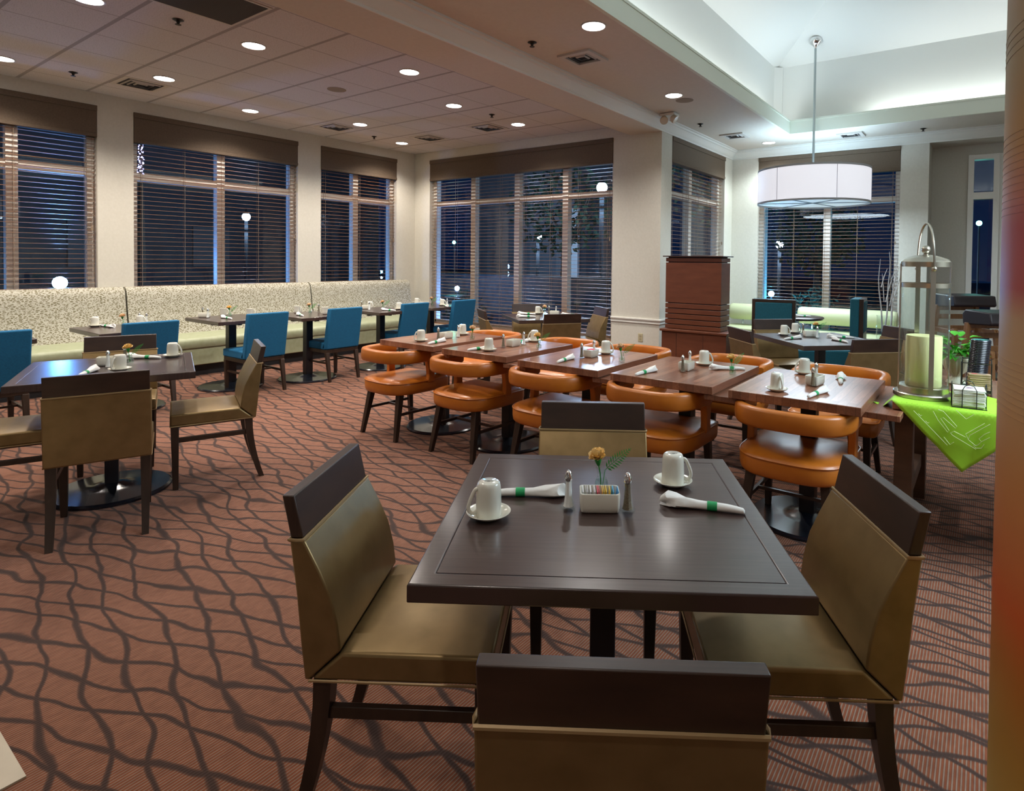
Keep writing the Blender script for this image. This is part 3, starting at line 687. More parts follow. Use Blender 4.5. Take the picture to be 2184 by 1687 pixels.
def blue_chair():
    t_ = thing('upholstered_chair', '', 'chair'); w = .215
    bm = new(); rbox(bm, -w, w, -.17, .255, .365, .445, mi_top=0); obj('seat', bm, blue_m, t_, bevel=.012, seg=3)
    bm = new(); poly = [(-.115, .37), (-.150, .45), (-.222, .84), (-.285, .84), (-.245, .60), (-.205, .37)]
    prism(bm, poly, 'x', -w, w); obj('backrest', bm, blue_m, t_, bevel=.012, seg=3)
    bm = new(); box(bm, -w+.006, w-.006, -.195, .245, .325, .366); obj('apron', bm, leg_m, t_, bevel=.003)
    for s in (-1, 1):
        bm = new(); taper(bm, (s*.19, .222, 0), .015, (s*.19, .225, .33), .021); obj('leg', bm, leg_m, t_, bevel=.003)
        bm = new(); taper(bm, (s*.19, -.235, 0), .015, (s*.19, -.178, .33), .021); obj('leg', bm, leg_m, t_, bevel=.003)
        bm = new(); box(bm, s*.19-.008, s*.19+.008, -.19, .215, .20, .222); obj('stretcher', bm, leg_m, t_)
    bm = new(); box(bm, -.185, .185, .0, .016, .203, .219); obj('stretcher', bm, leg_m, t_)
    return t_
BC = Proto(blue_chair())
for x, y, s in [(-6.12, 1.19, 'cut by the left frame edge'), (-6.06, 2.20, 'behind the chair of the left table'), (-6.16, 3.30, 'third from left, in the open'),
                (-6.13, 4.20, 'fourth from left, beside the orange chair'), (-6.13, 5.24, 'second from the back, behind the walnut tables'), (-6.12, 6.12, 'farthest back, before the wide window')]:
    BC.place((x-.175, y, 0), R(90), 'blue fabric chair at the booths, '+s, 'blue fabric chairs')
def orange_chair():
    t_ = thing('barrel_chair', '', 'chair'); Rr = .268; f = .30
    sg = lambda v, e: math.copysign(abs(v)**e, v)
    out = [(Rr*sg(math.cos(a), .62), .252*sg(math.sin(a), .80)) for a in [PI+PI*i/28 for i in range(29)]]           # back half circle, x from -R to R
    shape = out + [(Rr, f-.05), (Rr-.015, f-.012), (Rr-.05, f), (-Rr+.05, f), (-Rr+.015, f-.012), (-Rr, f-.05)]
    bm = new(); rings = []
    for sc, z in ((.90, .352), (.955, .354), (.985, .366), (1.0, .39), (1.0, .432), (.985, .446), (.93, .456), (.7, .468), (.3, .474), (.02, .475)):
        rings.append([(x*sc, (y-.0)*sc, z) for x, y in shape])
    loft(bm, rings); obj('seat', bm, orange_m, t_, smooth=True, ang=50)
    bm = new(); pts = [(x*1.002, y*1.002, .444) for x, y in shape]; tube(bm, pts, .004, 6, closed=True); obj('piping', bm, orange_m, t_, smooth=True)
    # horseshoe back band
    bm = new(); path = [(-Rr, .14), (-Rr, .09), (-Rr, .04)] + out + [(Rr, .04), (Rr, .09), (Rr, .14)]; rings = []
    for i, (x, y) in enumerate(path):
        d = Vector(path[min(i+1, len(path)-1)])-Vector(path[max(i-1, 0)]); n_ = Vector((d.y, -d.x)).normalized()
        if n_.dot(Vector((x, y))) < 0: n_ = -n_
        e_ = 1.0 if 0 < i < len(path)-1 else .72
        z0, z1 = .598, .70; zm = (z0+z1)/2; hh = (z1-z0)/2*e_; th = .030*e_
        prof = []
        for k in range(12):
            a = 2*PI*k/12; cx2 = math.copysign(abs(math.cos(a))**.55, math.cos(a)); sz2 = math.copysign(abs(math.sin(a))**.55, math.sin(a))
            prof.append((x+n_.x*(cx2*th-.0), y+n_.y*(cx2*th), zm+sz2*hh))
        rings.append(prof)
    loft(bm, rings); obj('back_band', bm, orange_m, t_, smooth=True, ang=60)
    for s in (-1, 1):
        bm = new(); rings = []
        for u in range(6):
            z = .43+.18*u/5; w = .030+.016*((u/5-.35)**2)*3; th = .020
            rings.append([(s*(Rr-.012)-th, .09-w, z), (s*(Rr-.012)+th, .09-w, z), (s*(Rr-.012)+th, .09+w, z), (s*(Rr-.012)-th, .09+w, z)])
        loft(bm, rings); obj('back_post', bm, orange_m, t_, bevel=.006)
        bm = new(); taper(bm, (s*.215, -.215, 0), .015, (s*.18, -.15, .36), .024); obj('leg', bm, leg_m, t_, bevel=.003)
        bm = new(); taper(bm, (s*.215, .275, 0), .015, (s*.205, .245, .36), .022); obj('leg', bm, leg_m, t_, bevel=.003)
        bm = new(); taper(bm, (0, 0, 0), .01, (0, 0, .42), .01)
        for v in bm.verts:
            z = v.co.z; v.co = Vector((s*.204+v.co.x*.8, -.19+z, .20+v.co.y))
        obj('stretcher', bm, leg_m, t_)
    bm = new(); box(bm, -.2, .2, .02, .036, .193, .209); obj('stretcher', bm, leg_m, t_)
    return t_
OC = Proto(orange_chair())
ord_ = ['leftmost', 'second from left', 'middle', 'fourth from left', 'rightmost']
for i, x in enumerate([-3.905, -3.095, -2.335, -1.575, -.79]):
    OC.place((x, 3.235, 0), R(-2 + i*.5), 'orange leather barrel chair on the near side of the walnut tables, '+ord_[i], 'orange barrel chairs')
for i, x in enumerate([-3.95, -3.06, -2.36, -1.54, -.785]):
    OC.place((x, 4.345, 0), R(180), 'orange leather barrel chair on the far side of the walnut tables, '+ord_[i], 'orange barrel chairs')

# ------------------------------------------------------------------ banquette
def banquette(y0, y1, label):
    t_ = thing('banquette', label, 'banquette', (XL, y0, 0), 0, 'wall banquette sections'); L_ = y1-y0
    bm = new(); poly = [(.02, .44), (.02, 1.0), (.05, 1.035), (.11, 1.048), (.17, 1.03), (.20, .98), (.215, .88), (.24, .72), (.285, .56), (.33, .44)]
    prism(bm, poly, 'x', 0, 1)
    for v in bm.verts: v.co = Vector((v.co.y, .004+(L_-.008)*v.co.x, v.co.z))
    obj('backrest', bm, ban_m, t_, smooth=True, ang=50)
    bm = new(); poly = [(.02, .34), (.02, .46), (.30, .468), (.78, .462), (.82, .45), (.835, .42), (.83, .36), (.82, .34)]
    prism(bm, poly, 'x', 0, 1)
    for v in bm.verts: v.co = Vector((v.co.y, .003+(L_-.006)*v.co.x, v.co.z))
    obj('seat', bm, green_m, t_, smooth=True, ang=50)
    bm = new(); box(bm, .02, .805, .001, L_-.001, .13, .345); obj('front_panel', bm, green_m, t_, bevel=.01)
    bm = new(); box(bm, .02, .74, .002, L_-.002, 0, .131); obj('plinth', bm, black_m, t_)
for a, b_, s in [(-1.9, .42, 'outside the left frame edge'), (.42, 2.745, 'cut by the left frame edge'), (2.755, 5.08, 'under the middle left window'), (5.09, 6.957, 'ending at the back corner')]:
    banquette(a, b_, 'banquette section with figured cream back and green seat, '+s)

# ------------------------------------------------------------------ table settings
def p_mug(name, inverted=True):
    t_ = thing(name, '', 'mug'); bm = new()
    prof = [(0, .004), (.029, .004), (.0305, .001), (.033, .0), (.034, .003), (.0335, .02), (.0325, .06), (.031, .078), (.0285, .086), (.024, .0895), (.0, .0895)]
    if not inverted:
        prof = [(0, .0), (.026, .0), (.030, .003), (.0345, .012), (.036, .03), (.036, .078), (.0385, .086), (.0355, .085), (.033, .076), (.033, .012), (0, .008)]
    lathe(bm, prof, 28, cap=False); obj('cup', bm, china_m, t_, smooth=True, ang=50)
    bm = new()
    if inverted: pts = [(.030, 0, .074), (.038, 0, .070), (.046, 0, .055), (.053, 0, .036), (.054, 0, .022), (.047, 0, .013), (.038, 0, .012), (.031, 0, .017)]
    else: pts = [(.034, 0, .018), (.044, 0, .018), (.054, 0, .030), (.057, 0, .048), (.052, 0, .064), (.043, 0, .070), (.034, 0, .069)]
    sm = []
    for i in range(len(pts)-1):
        for k in range(3):
            u = k/3; p0, p1, p2, p3 = [Vector(pts[max(0, min(len(pts)-1, i+j))]) for j in (-1, 0, 1, 2)]
            sm.append(.5*((2*p1)+(-p0+p2)*u+(2*p0-5*p1+4*p2-p3)*u*u+(-p0+3*p1-3*p2+p3)*u**3))
    sm.append(Vector(pts[-1])); tube(bm, sm, .0052, 8); obj('handle', bm, china_m, t_, smooth=True, ang=60)
    return t_
MG = Proto(p_mug('coffee_mug')); MU = Proto(p_mug('coffee_mug', False))
bm = new(); lathe(bm, [(0, .0), (.030, .0), (.032, .002), (.050, .010), (.0575, .0155), (.058, .017), (.056, .0172), (.048, .012), (.036, .0065), (.030, .0055), (0, .0055)], 36, cap=False)
sc0 = obj('saucer', bm, china_m, smooth=True, ang=60); tag(sc0, '', 'saucer'); SC = Proto(sc0)
def shaker(kind):
    t_ = thing(kind+'_shaker', '', 'shaker')
    bm = new(); lathe(bm, [(.0, .0), (.021, .0), (.021, .007), (.0165, .012), (.0125, .03), (.0100, .06), (.0098, .080), (.0, .080)], 8, cap=False); obj('glass_body', bm, clear_m, t_)
    bm = new(); lathe(bm, [(.0, .006), (.0145, .008), (.0125, .014), (.0100, .03), (.0080, .06), (.0078, .076), (0, .076)], 8, cap=False); obj(kind+'_fill', bm, salt_m if kind == 'salt' else pepper_m, t_)
    bm = new(); lathe(bm, [(.0105, .079), (.0112, .082), (.0112, .088), (.0095, .095), (.006, .102), (.002, .106), (0, .1065)], 16, cap=False); obj('cap', bm, chrome_m, t_, smooth=True)
    return t_
SA = Proto(shaker('salt')); PE = Proto(shaker('pepper'))
def caddy():
    t_ = tag(bpy.data.objects.new('sweetener_caddy', None), '', 'caddy'); return t_
def rr(w, d, r, n_=5):
    pts = []
    for cx2, cy2, a0 in ((w-r, d-r, 0), (-w+r, d-r, 90), (-w+r, -d+r, 180), (w-r, -d+r, 270)):
        for k in range(n_+1):
            a = R(a0+90*k/n_); pts.append((cx2+r*math.cos(a), cy2+r*math.sin(a)))
    return pts
bm = new(); rings = []
for w, d, z in ((.046, .028, .0), (.051, .033, .004), (.053, .035, .015), (.054, .036, .05), (.053, .035, .0525), (.0495, .0315, .0525), (.049, .031, .047), (.048, .030, .008)):
    rings.append([(x, y, z) for x, y in rr(w, d, .010)])
loft(bm, rings); cd = obj('sweetener_caddy', bm, china_m, smooth=True, ang=45); tag(cd, '', 'caddy'); CD = Proto(cd)
def vase():
    t_ = thing('bud_vase', '', 'vase')
    bm = new(); lathe(bm, [(0, .0), (.018, .0), (.020, .003), (.0225, .012), (.0225, .024), (.0175, .036), (.0135, .046), (.0140, .056), (.0185, .070), (.0170, .070), (.0120, .056), (.0118, .046), (.0155, .036), (.0195, .024), (.0195, .008), (0, .006)], 20, cap=False)
    obj('glass_body', bm, clear_m, t_, smooth=True, ang=60)
    bm = new(); lathe(bm, [(0, .007), (.0190, .008), (.0190, .024), (.0170, .031), (0, .031)], 16, cap=False); obj('water', bm, glass('vase_water', (.85, .92, .90), 1.33) if 'vase_water' not in MATS else MATS['vase_water'], t_, smooth=True)
    return t_
VS = Proto(vase())
def carnation(nm, pm, seed):
    rnd = random.Random(seed); t_ = thing('carnation', '', 'flower'); bm = new()
    for k in range(60):
        a = rnd.random()*2*PI; el = rnd.uniform(.05, 1.35); L_ = rnd.uniform(.020, .030); w = rnd.uniform(.010, .015)
        d = Vector((math.cos(a)*math.cos(el), math.sin(a)*math.cos(el), math.sin(el))); s_ = d.cross(up if abs(d.z) < .95 else Vector((1, 0, 0))).normalized(); nn_ = s_.cross(d)
        o_ = Vector((0, 0, .096)); rows = []
        for u in (0, .4, .75, 1.0):
            ww = w*(.25+.9*u); rows.append([o_+d*L_*u+s_*ww*q+nn_*(.003*math.sin(q*9+k)*u+.004*u*u) for q in (-1, -.5, 0, .5, 1)])
        V_ = [[bm.verts.new(p) for p in r] for r in rows]
        for r0, r1 in zip(V_, V_[1:]):
            for i in range(4): bm.faces.new((r0[i], r0[i+1], r1[i+1], r1[i]))
    obj('petals', bm, pm, t_, smooth=True, ang=80)
    bm = new(); lathe(bm, [(0, .072), (.004, .074), (.0085, .084), (.011, .096), (0, .098)], 10, cap=False); tube(bm, [(0, 0, .012), (.002, .001, .05), (0, 0, .075)], .0018, 6); obj('stem', bm, fern_m, t_, smooth=True)
    return t_
CA = Proto(carnation('peach', petal_m, 3)); CP = Proto(carnation('pale', petal2_m, 9))
def fern():
    bm = new(); N = 12
    def pos(u): return Vector((.010+.075*u, .0, .060+.065*u**.9+.0*u))
    tube(bm, [pos(i/8) for i in range(9)]+[], .0009, 5)
    tube(bm, [(0.003, 0, .015), (.007, 0, .04), tuple(pos(0))], .0010, 5)
    for i in range(1, N):
        u = i/N; p = pos(u); L_ = .026*math.sin(PI*min(1, (u*.85+.12)))**.8*(1.05-u*.55); dirx = (pos(min(1, u+.05))-pos(u-.05)).normalized()
        for s in (-1, 1):
            d = (dirx*.5+Vector((-.55*s, .45*s, .75*s))).normalized(); n_ = d.cross(dirx).normalized(); q = dirx*.0027*(1.15-u*.5)
            a, b_, c_, e_ = p, p+d*L_*.5+q, p+d*L_, p+d*L_*.5-q
            bm.faces.new([bm.verts.new(v) for v in (a, b_, c_, e_)])
    o = obj('fern_frond', bm, fern_m); return tag(o, '', 'fern')
FE = Proto(fern())
def napkin():
    t_ = thing('rolled_napkin', '', 'napkin'); rnd = random.Random(4); bm = new(); rings = []
    xs = [(-.112, .005, .006), (-.108, .013, .011), (-.094, .024, .018), (-.074, .026, .0175), (-.050, .019, .0145), (-.015, .014, .0115), (.01, .0125, .011), (.035, .0125, .011), (.06, .012, .0105), (.085, .011, .009), (.102, .009, .0075), (.106, .004, .005)]
    for x, w, hh in xs:
        k_ = 1 if x > 0 else .10
        rings.append([(x+(.010*math.sin(a*2+1) if x < -.09 else 0), w*math.cos(a)*(1+(.26*math.sin(3*a+x*45) if x < -.03 else .05*math.sin(4*a+x*40))), hh+hh*math.sin(a)*(1+(.30*math.sin(2*a+x*70) if x < -.03 and math.sin(a) > 0 else 0))) for a in [2*PI*i/20 for i in range(20)]])
    loft(bm, rings); obj('paper_roll', bm, linen_m, t_, smooth=True, ang=45)
    bm = new(); rings = []
    for x, g in ((.008, 0), (.008, .0008), (.034, .0008), (.034, 0)):
        rings.append([(x, (.0128+g)*math.cos(a)*1.03, .0113+(.0113+g)*math.sin(a)*1.02) for a in [2*PI*i/20 for i in range(20)]])
    loft(bm, rings, cap=False); obj('paper_band', bm, band_m, t_, smooth=True, ang=60, label='green paper band')
    return t_
NK = Proto(napkin())
def put(P, x, y, rz, label, group, z=.75): return P.place((x, y, z), R(rz), label, group)
def mug(x, y, rz, which, where, up_=False, saucer=True, z=.75):
    h = z+(.0056 if saucer else 0)
    (MU if up_ else MG).place((x, y, h), R(rz), ('white mug upright ' if up_ else 'white mug upside down ')+which+' '+where, 'white mugs')
    if saucer: SC.place((x, y, z), 0, 'white saucer under the mug '+which+' '+where, 'white saucers')
def flower(x, y, rz, where, pale=False, z=.75, fern_=True, tilt=.0):
    put(VS, x, y, 0, 'small glass bud vase '+where, 'bud vases', z)
    c = put(CP if pale else CA, x, y, rz, ('pale peach' if pale else 'yellow-orange')+' carnation in the bud vase '+where, 'carnations', z); c.rotation_euler = (0, R(-7), R(rz))
    if fern_: put(FE, x, y, rz, 'green fern sprig in the bud vase '+where, 'fern sprigs', z)
VR = 35.2      # angle of screen-right in the room
# foreground table
w_ = 'on the foreground table'
mug(-1.048, 1.157, VR+205, 'at left', w_); mug(-.758, 1.657, VR+0, 'at right', w_)
for x, y, s in ((-1.048, 1.157, 'left'), (-.758, 1.657, 'right')):
    o = [q for q in COL.objects if q.name.startswith('coffee_mug') and (q.location-Vector((x, y, q.location.z))).length < .001][0]
    bm = new(); cu = []
    for k in range(9):
        bx = -.011+k*.0026; box(bm, bx, bx+.0017, -.002-.0006*abs(4-k), .0022-.0006*abs(4-k), .0896, .09)
    box(bm, -.004, .004, -.006, -.0045, .0896, .09)
    m_ = obj('maker_mark', bm, mat('mark_ink', (.03, .035, .04), .6), o); m_.rotation_euler = (0, 0, R(VR)-o.rotation_euler.z)
put(NK, -1.053, 1.327, 216, 'white rolled napkin beside the left mug '+w_, 'rolled napkins'); put(NK, -.612, 1.542, 20, 'white rolled napkin before the right mug '+w_, 'rolled napkins')
put(SA, -.911, 1.325, 0, 'salt shaker left of the caddy '+w_, 'salt shakers'); put(PE, -.773, 1.405, 0, 'pepper shaker right of the caddy '+w_, 'pepper shakers')
put(CD, -.842, 1.373, VR, 'white caddy full of sweetener packets '+w_, 'sweetener caddies')
flower(-.906, 1.488, VR, w_)
def packet(m, name):
    bm = new(); box(bm, -.0006, .0006, -.024, .024, .0, .047); return tag(obj(name, bm, m, bevel=.0), '', 'packet')
pk = {'white': Proto(packet(mat('packet_white', (.8, .8, .8), .7), 'sweetener_packet')), 'pink': Proto(packet(mat('packet_pink', (.75, .10, .16), .7), 'sweetener_packet')),
      'yellow': Proto(packet(mat('packet_yellow', (.80, .60, .12), .7), 'sweetener_packet')), 'blue': Proto(packet(mat('packet_blue', (.10, .38, .65), .7), 'sweetener_packet'))}
seq = ['white']*9+['pink']*3+['yellow']*5+['blue']*4
for i, c in enumerate(seq):
    u = -.043+.086*i/(len(seq)-1); a = R(VR)
    o = pk[c].place((-.842+u*math.cos(a), 1.373+u*math.sin(a), .7585), a, c+' sweetener packet standing in the foreground caddy', c+' sweetener packets')
    o.rotation_euler = (0, R(random.uniform(-9, 9)), a)
# left table
w_ = 'on the left dark table'
put(CD, -4.36, 1.37, 60, 'white square caddy '+w_, 'sweetener caddies'); put(SA, -4.25, 1.335, 0, 'salt shaker before the caddy '+w_, 'salt shakers'); put(PE, -4.40, 1.47, 0, 'pepper shaker behind the caddy '+w_, 'pepper shakers')
mug(-4.10, 1.345, VR-100, 'beside the salt shaker', w_); mug(-4.40, 1.74, VR+10, 'near the far right corner', w_)
put(NK, -4.13, 1.20, -37, 'white rolled napkin half hidden by the chair rail '+w_, 'rolled napkins'); put(NK, -4.46, 1.60, VR, 'white rolled napkin beside the far mug '+w_, 'rolled napkins')
flower(-4.32, 1.47, VR, w_)
# walnut row
for i, d in enumerate([
    dict(m=[(-3.725, 3.285, 205, 'nearer one'), (-3.77, 3.80, 250, 'farther one')], pe=(-3.69, 3.44), cd=(-3.715, 3.55), sa=(-3.68, 3.66), v=(-3.47, 3.61, 150), nk=[(-3.56, 3.30, -80, '')]),
    dict(m=[(-2.965, 3.26, 90, 'nearer one'), (-3.01, 3.86, 200, 'farther one')], pe=(-2.99, 3.45), cd=(-2.985, 3.56), sa=(-2.96, 3.66), v=(-2.74, 3.57, 30), nk=[(-3.05, 3.26, 252, 'nearer one '), (-3.05, 3.76, -95, 'farther one ')]),
    dict(m=[(-2.225, 3.69, -10, 'beside the caddy')], pe=(-2.255, 3.42), cd=(-2.235, 3.51), sa=(-2.275, 3.61), v=(-1.96, 3.46, 30), nk=[(-2.28, 3.26, -84, '')]),
    dict(m=[(-1.485, 3.70, -15, 'beside the caddy')], pe=(-1.49, 3.375), cd=(-1.505, 3.465), sa=(-1.53, 3.575), v=(-1.225, 3.50, 60), nk=[(-1.65, 3.20, -96, 'nearer one '), (-1.30, 3.63, 35, 'farther one ')]),
    dict(m=[(-.882, 3.20, -80, 'nearer one'), (-.885, 3.79, 180, 'farther one')], pe=(-.755, 3.43), cd=(-.76, 3.50), sa=(-.775, 3.60), v=None, nk=[(-.69, 3.23, -100, 'nearer one '), (-.665, 3.70, -80, 'seen end-on ')])]):
    w_ = 'on the '+wn_[i]
    for x, y, a, s in d['m']: mug(x, y, VR+a if i != 9 else a, s, w_)
    put(PE, *d['pe'], 0, 'pepper shaker beside the caddy '+w_, 'pepper shakers'); put(SA, *d['sa'], 0, 'salt shaker behind the caddy '+w_, 'salt shakers')
    put(CD, *d['cd'], 92 if i < 4 else 80, 'white caddy '+w_, 'sweetener caddies')
    if d['v']: flower(d['v'][0], d['v'][1], d['v'][2], w_, pale=(i in (0, 2)))
    for x, y, a, s in d['nk']: put(NK, x, y, a, 'white rolled napkin '+s+w_, 'rolled napkins')
o = pk['pink'].place((-2.235, 3.50, .8035), R(20), 'pink sweetener packet lying on the caddy of the middle walnut table', 'pink sweetener packets'); o.rotation_euler = (0, R(90), R(20)); o.location.x -= .022
# right-hand dark table
w_ = 'on the right-hand dark table'
mug(-1.51, 5.68, VR-10, 'nearer one', w_); mug(-1.475, 5.93, VR, 'farther one', w_)
put(PE, -1.40, 5.92, 0, 'pepper shaker behind the caddy '+w_, 'pepper shakers'); put(SA, -1.22, 5.68, 0, 'salt shaker right of the caddy '+w_, 'salt shakers'); put(CD, -1.30, 5.745, VR, 'white caddy '+w_, 'sweetener caddies')
flower(-1.27, 5.90, VR, w_)
put(NK, -1.375, 5.45, 246, 'white rolled napkin below the mugs '+w_, 'rolled napkins'); put(NK, -1.05, 5.82, 20, 'white rolled napkin at right, farther one '+w_, 'rolled napkins'); put(NK, -1.01, 5.56, -45, 'white rolled napkin at right, nearer one '+w_, 'rolled napkins')
# booth tables
w_ = 'on the second booth table from left'
mug(-6.78, 2.03, VR+190, 'at left', w_); mug(-6.62, 2.34, VR, 'at right', w_)
put(NK, -6.66, 2.09, 190, 'white rolled napkin '+w_, 'rolled napkins'); flower(-6.58, 2.19, VR, w_, True, fern_=False)
put(PE, -6.76, 2.38, 0, 'pepper shaker '+w_, 'pepper shakers'); put(SA, -6.70, 2.42, 0, 'salt shaker '+w_, 'salt shakers')
w_ = 'on the third booth table from left'
mug(-6.99, 3.28, VR+10, 'at left', w_, True, False); mug(-6.74, 3.45, VR+10, 'beside the blue chair', w_, True, False)
put(PE, -7.06, 3.09, 0, 'pepper shaker '+w_, 'pepper shakers'); put(SA, -6.87, 3.06, 0, 'salt shaker '+w_, 'salt shakers'); put(CD, -6.97, 3.07, VR, 'white caddy '+w_, 'sweetener caddies')
flower(-6.86, 3.29, VR, w_, False); put(NK, -6.66, 3.16, 0, 'white rolled napkin '+w_, 'rolled napkins')
w_ = 'on the fourth booth table from left'
mug(-6.74, 4.01, VR, 'left of the vase', w_, True, False); mug(-6.35, 4.13, VR+180, 'beside the blue chair', w_, True, False)
flower(-6.58, 4.08, VR, w_, True); put(PE, -6.62, 4.22, 0, 'pepper shaker '+w_, 'pepper shakers'); put(NK, -6.40, 3.85, -15, 'white rolled napkin '+w_, 'rolled napkins')
w_ = 'on the booth table second from corner'
put(PE, -6.74, 4.92, 0, 'pepper shaker '+w_, 'pepper shakers'); put(CD, -6.62, 4.90, 60, 'white caddy '+w_, 'sweetener caddies'); put(SA, -6.46, 4.83, 0, 'salt shaker '+w_, 'salt shakers')
mug(-6.74, 5.05, VR-30, 'at left', w_, False, False); flower(-6.37, 4.98, VR, w_, True); put(NK, -6.20, 4.93, 15, 'white rolled napkin '+w_, 'rolled napkins'); mug(-6.25, 5.13, VR, 'at right', w_)
w_ = 'on the booth table nearest the corner'
mug(-6.74, 5.86, VR, 'at left', w_); flower(-6.46, 5.90, VR, w_, True); mug(-6.33, 5.97, VR, 'at right', w_); put(PE, -6.42, 6.02, 0, 'pepper shaker '+w_, 'pepper shakers'); put(SA, -6.28, 6.02, 0, 'salt shaker '+w_, 'salt shakers')
put(NK, -6.20, 5.92, 150, 'white rolled napkin '+w_, 'rolled napkins')
w_ = 'on the back window table'
mug(-4.52, 5.86, VR, 'beside the fern', w_); flower(-4.37, 5.80, VR+90, w_, True); put(PE, -4.40, 5.93, 0, 'pepper shaker '+w_, 'pepper shakers'); put(SA, -4.33, 5.98, 0, 'salt shaker '+w_, 'salt shakers'); put(CD, -4.28, 5.88, 20, 'white caddy '+w_, 'sweetener caddies')
put(NK, -4.58, 5.72, 30, 'white rolled napkin, farther left one '+w_, 'rolled napkins'); put(NK, -4.36, 5.44, 38, 'white rolled napkin, nearest one '+w_, 'rolled napkins'); put(NK, -4.10, 5.97, 35, 'white rolled napkin at right '+w_, 'rolled napkins')

# ------------------------------------------------------------------ red wood cabinet
cb = thing('divider_cabinet', 'tall red-brown wooden divider cabinet with horizontal grooves beside the pier', 'cabinet', (0, 0, 0))
bm = new(); box(bm, -3.34, -2.50, 6.90, 7.34, 0, .545); obj('lower_cabinet', bm, cherry_m, cb, bevel=.003)
bm = new()
for x in (-3.14, -2.79): box(bm, x, x+.003, 6.898, 6.9, .02, .53)
obj('door_gaps', bm, black_m, cb)
bm = new(); box(bm, -3.36, -2.485, 6.875, 7.36, .545, .572); obj('ledge', bm, cherry_m, cb, bevel=.004)
zz = [.572, .63, .697, .764, .83, .897, 1.411, 1.470]
bm = new()
for a, b_ in zip(zz, zz[1:]): box(bm, -3.318, -2.59, 6.95, 7.25, a+.006, b_-.004)
obj('upper_panels', bm, cherry_m, cb, bevel=.002)
bm = new(); box(bm, -3.29, -2.62, 6.965, 7.235, .572, 1.478); obj('groove_core', bm, mat('groove_dark', (.012, .005, .003), .7), cb)
bm = new(); box(bm, -3.35, -2.56, 6.92, 7.28, 1.478, 1.492); obj('top_cap', bm, noisy('cap_dark', (.04, .014, .01), (.05, .02, .012), 5), cb, bevel=.003)
# outlet on the pier
ou = thing('wall_outlet', 'beige power outlet low on the pier beside the cabinet', 'outlet', (-3.816, YB, .38))
bm = new(); box(bm, -.035, .035, -.006, 0, -.057, .057); obj('cover_plate', bm, mat('outlet_beige', (.50, .44, .28), .4), ou, bevel=.003)
bm = new()
for z in (-.022, .022): box(bm, -.016, .016, -.008, -.005, z-.014, z+.014)
obj('sockets', bm, mat('outlet_socket', (.36, .31, .2), .4), ou)

# ------------------------------------------------------------------ right end: bench, round table, teal seats, high chairs, branches
bn = thing('bolster_bench', 'long pale yellow-green bench with bolster backs under the far window', 'bench', (0, 0, 0))
bm = new(); box(bm, -3.45, -.9, 9.15, 9.80, .10, .40); obj('seat', bm, pale_m, bn, bevel=.02, seg=3)
for a, b_, s in ((-3.44, -2.55, ''), (-2.36, -1.0, '')):
    bm = new(); rings = []
    for x, r in ((a, .06), (a+.012, .115), (a+.05, .13), (b_-.05, .13), (b_-.012, .115), (b_, .06)):
        rings.append([(x, 9.66+r*math.cos(2*PI*k/20), .615+r*math.sin(2*PI*k/20)) for k in range(20)])
    loft(bm, rings); obj('bolster', bm, pale_m, bn, smooth=True, ang=60)
    for x in (a+.2, b_-.2):
        bm = new(); tube(bm, [(x, 9.70, .38), (x, 9.70, .56)], .012, 8); obj('bracket', bm, chrome_m, bn)
bm = new(); box(bm, -3.3, -1.0, 9.3, 9.7, 0, .11); obj('plinth', bm, black_m, bn)
rt = thing('round_table', 'small round dark table before the pale bench', 'table', (-2.02, 8.18, 0))
bm = new(); lathe(bm, [(0, .685), (.32, .685), (.335, .70), (.335, .712), (.325, .72), (0, .72)], 40, cap=False); obj('tabletop', bm, top_m, rt, smooth=True, ang=40)
bm = new(); lathe(bm, [(.22, 0), (.22, .012), (.05, .03), (.035, .05), (.035, .685)], 24); obj('pedestal', bm, chrome_m, rt, smooth=True, ang=40)
mug(-2.06, 8.05, VR, 'alone', 'on the small round table', z=.72)
put(NK, -1.93, 8.13, VR, 'white rolled napkin on the small round table', 'rolled napkins', .72)
def teal_seat(loc, rz, label):
    t_ = thing('teal_armless_seat', label, 'seat', loc, rz, 'teal upholstered seats'); w = .235
    bm = new(); box(bm, -w, w, -.30, .30, .10, .43); obj('seat', bm, teal_m, t_, bevel=.015, seg=3)
    bm = new(); box(bm, -w, w, -.30, -.20, .42, 1.0); obj('front_cushion', bm, teal_m, t_, bevel=.012)
    bm = new(); box(bm, -w, -w+.035, -.345, -.298, .10, 1.0); box(bm, w-.035, w, -.345, -.298, .10, 1.0); box(bm, -w+.035, w-.035, -.345, -.298, .965, 1.0); box(bm, -w+.035, w-.035, -.345, -.298, .10, .60); obj('wood_frame', bm, leg_m, t_, bevel=.002)
    bm = new(); box(bm, -w+.037, w-.037, -.352, -.305, .602, .963); obj('back_panel', bm, teal_m, t_, bevel=.006)
    bm = new(); box(bm, -w+.01, w-.01, -.28, .28, 0, .10); obj('plinth', bm, frame_m, t_)
c0 = D0 = None
teal_seat((-2.04, 7.28, 0), R(12), 'teal seat with dark framed high back turned to the viewer')
teal_seat((-1.52, 7.95, 0), R(94), 'teal seat with high back seen edge-on beside the white branches')
tb = thing('teal_bench', 'low teal upholstered bench behind the right-hand dark table', 'bench', (-1.60, 7.10, 0), R(VR))
bm = new(); box(bm, -.42, .40, -.18, .18, .10, .46); obj('seat', bm, teal_m, tb, bevel=.015, seg=3)
bm = new(); box(bm, -.41, .39, -.17, .17, 0, .10); obj('plinth', bm, frame_m, tb)
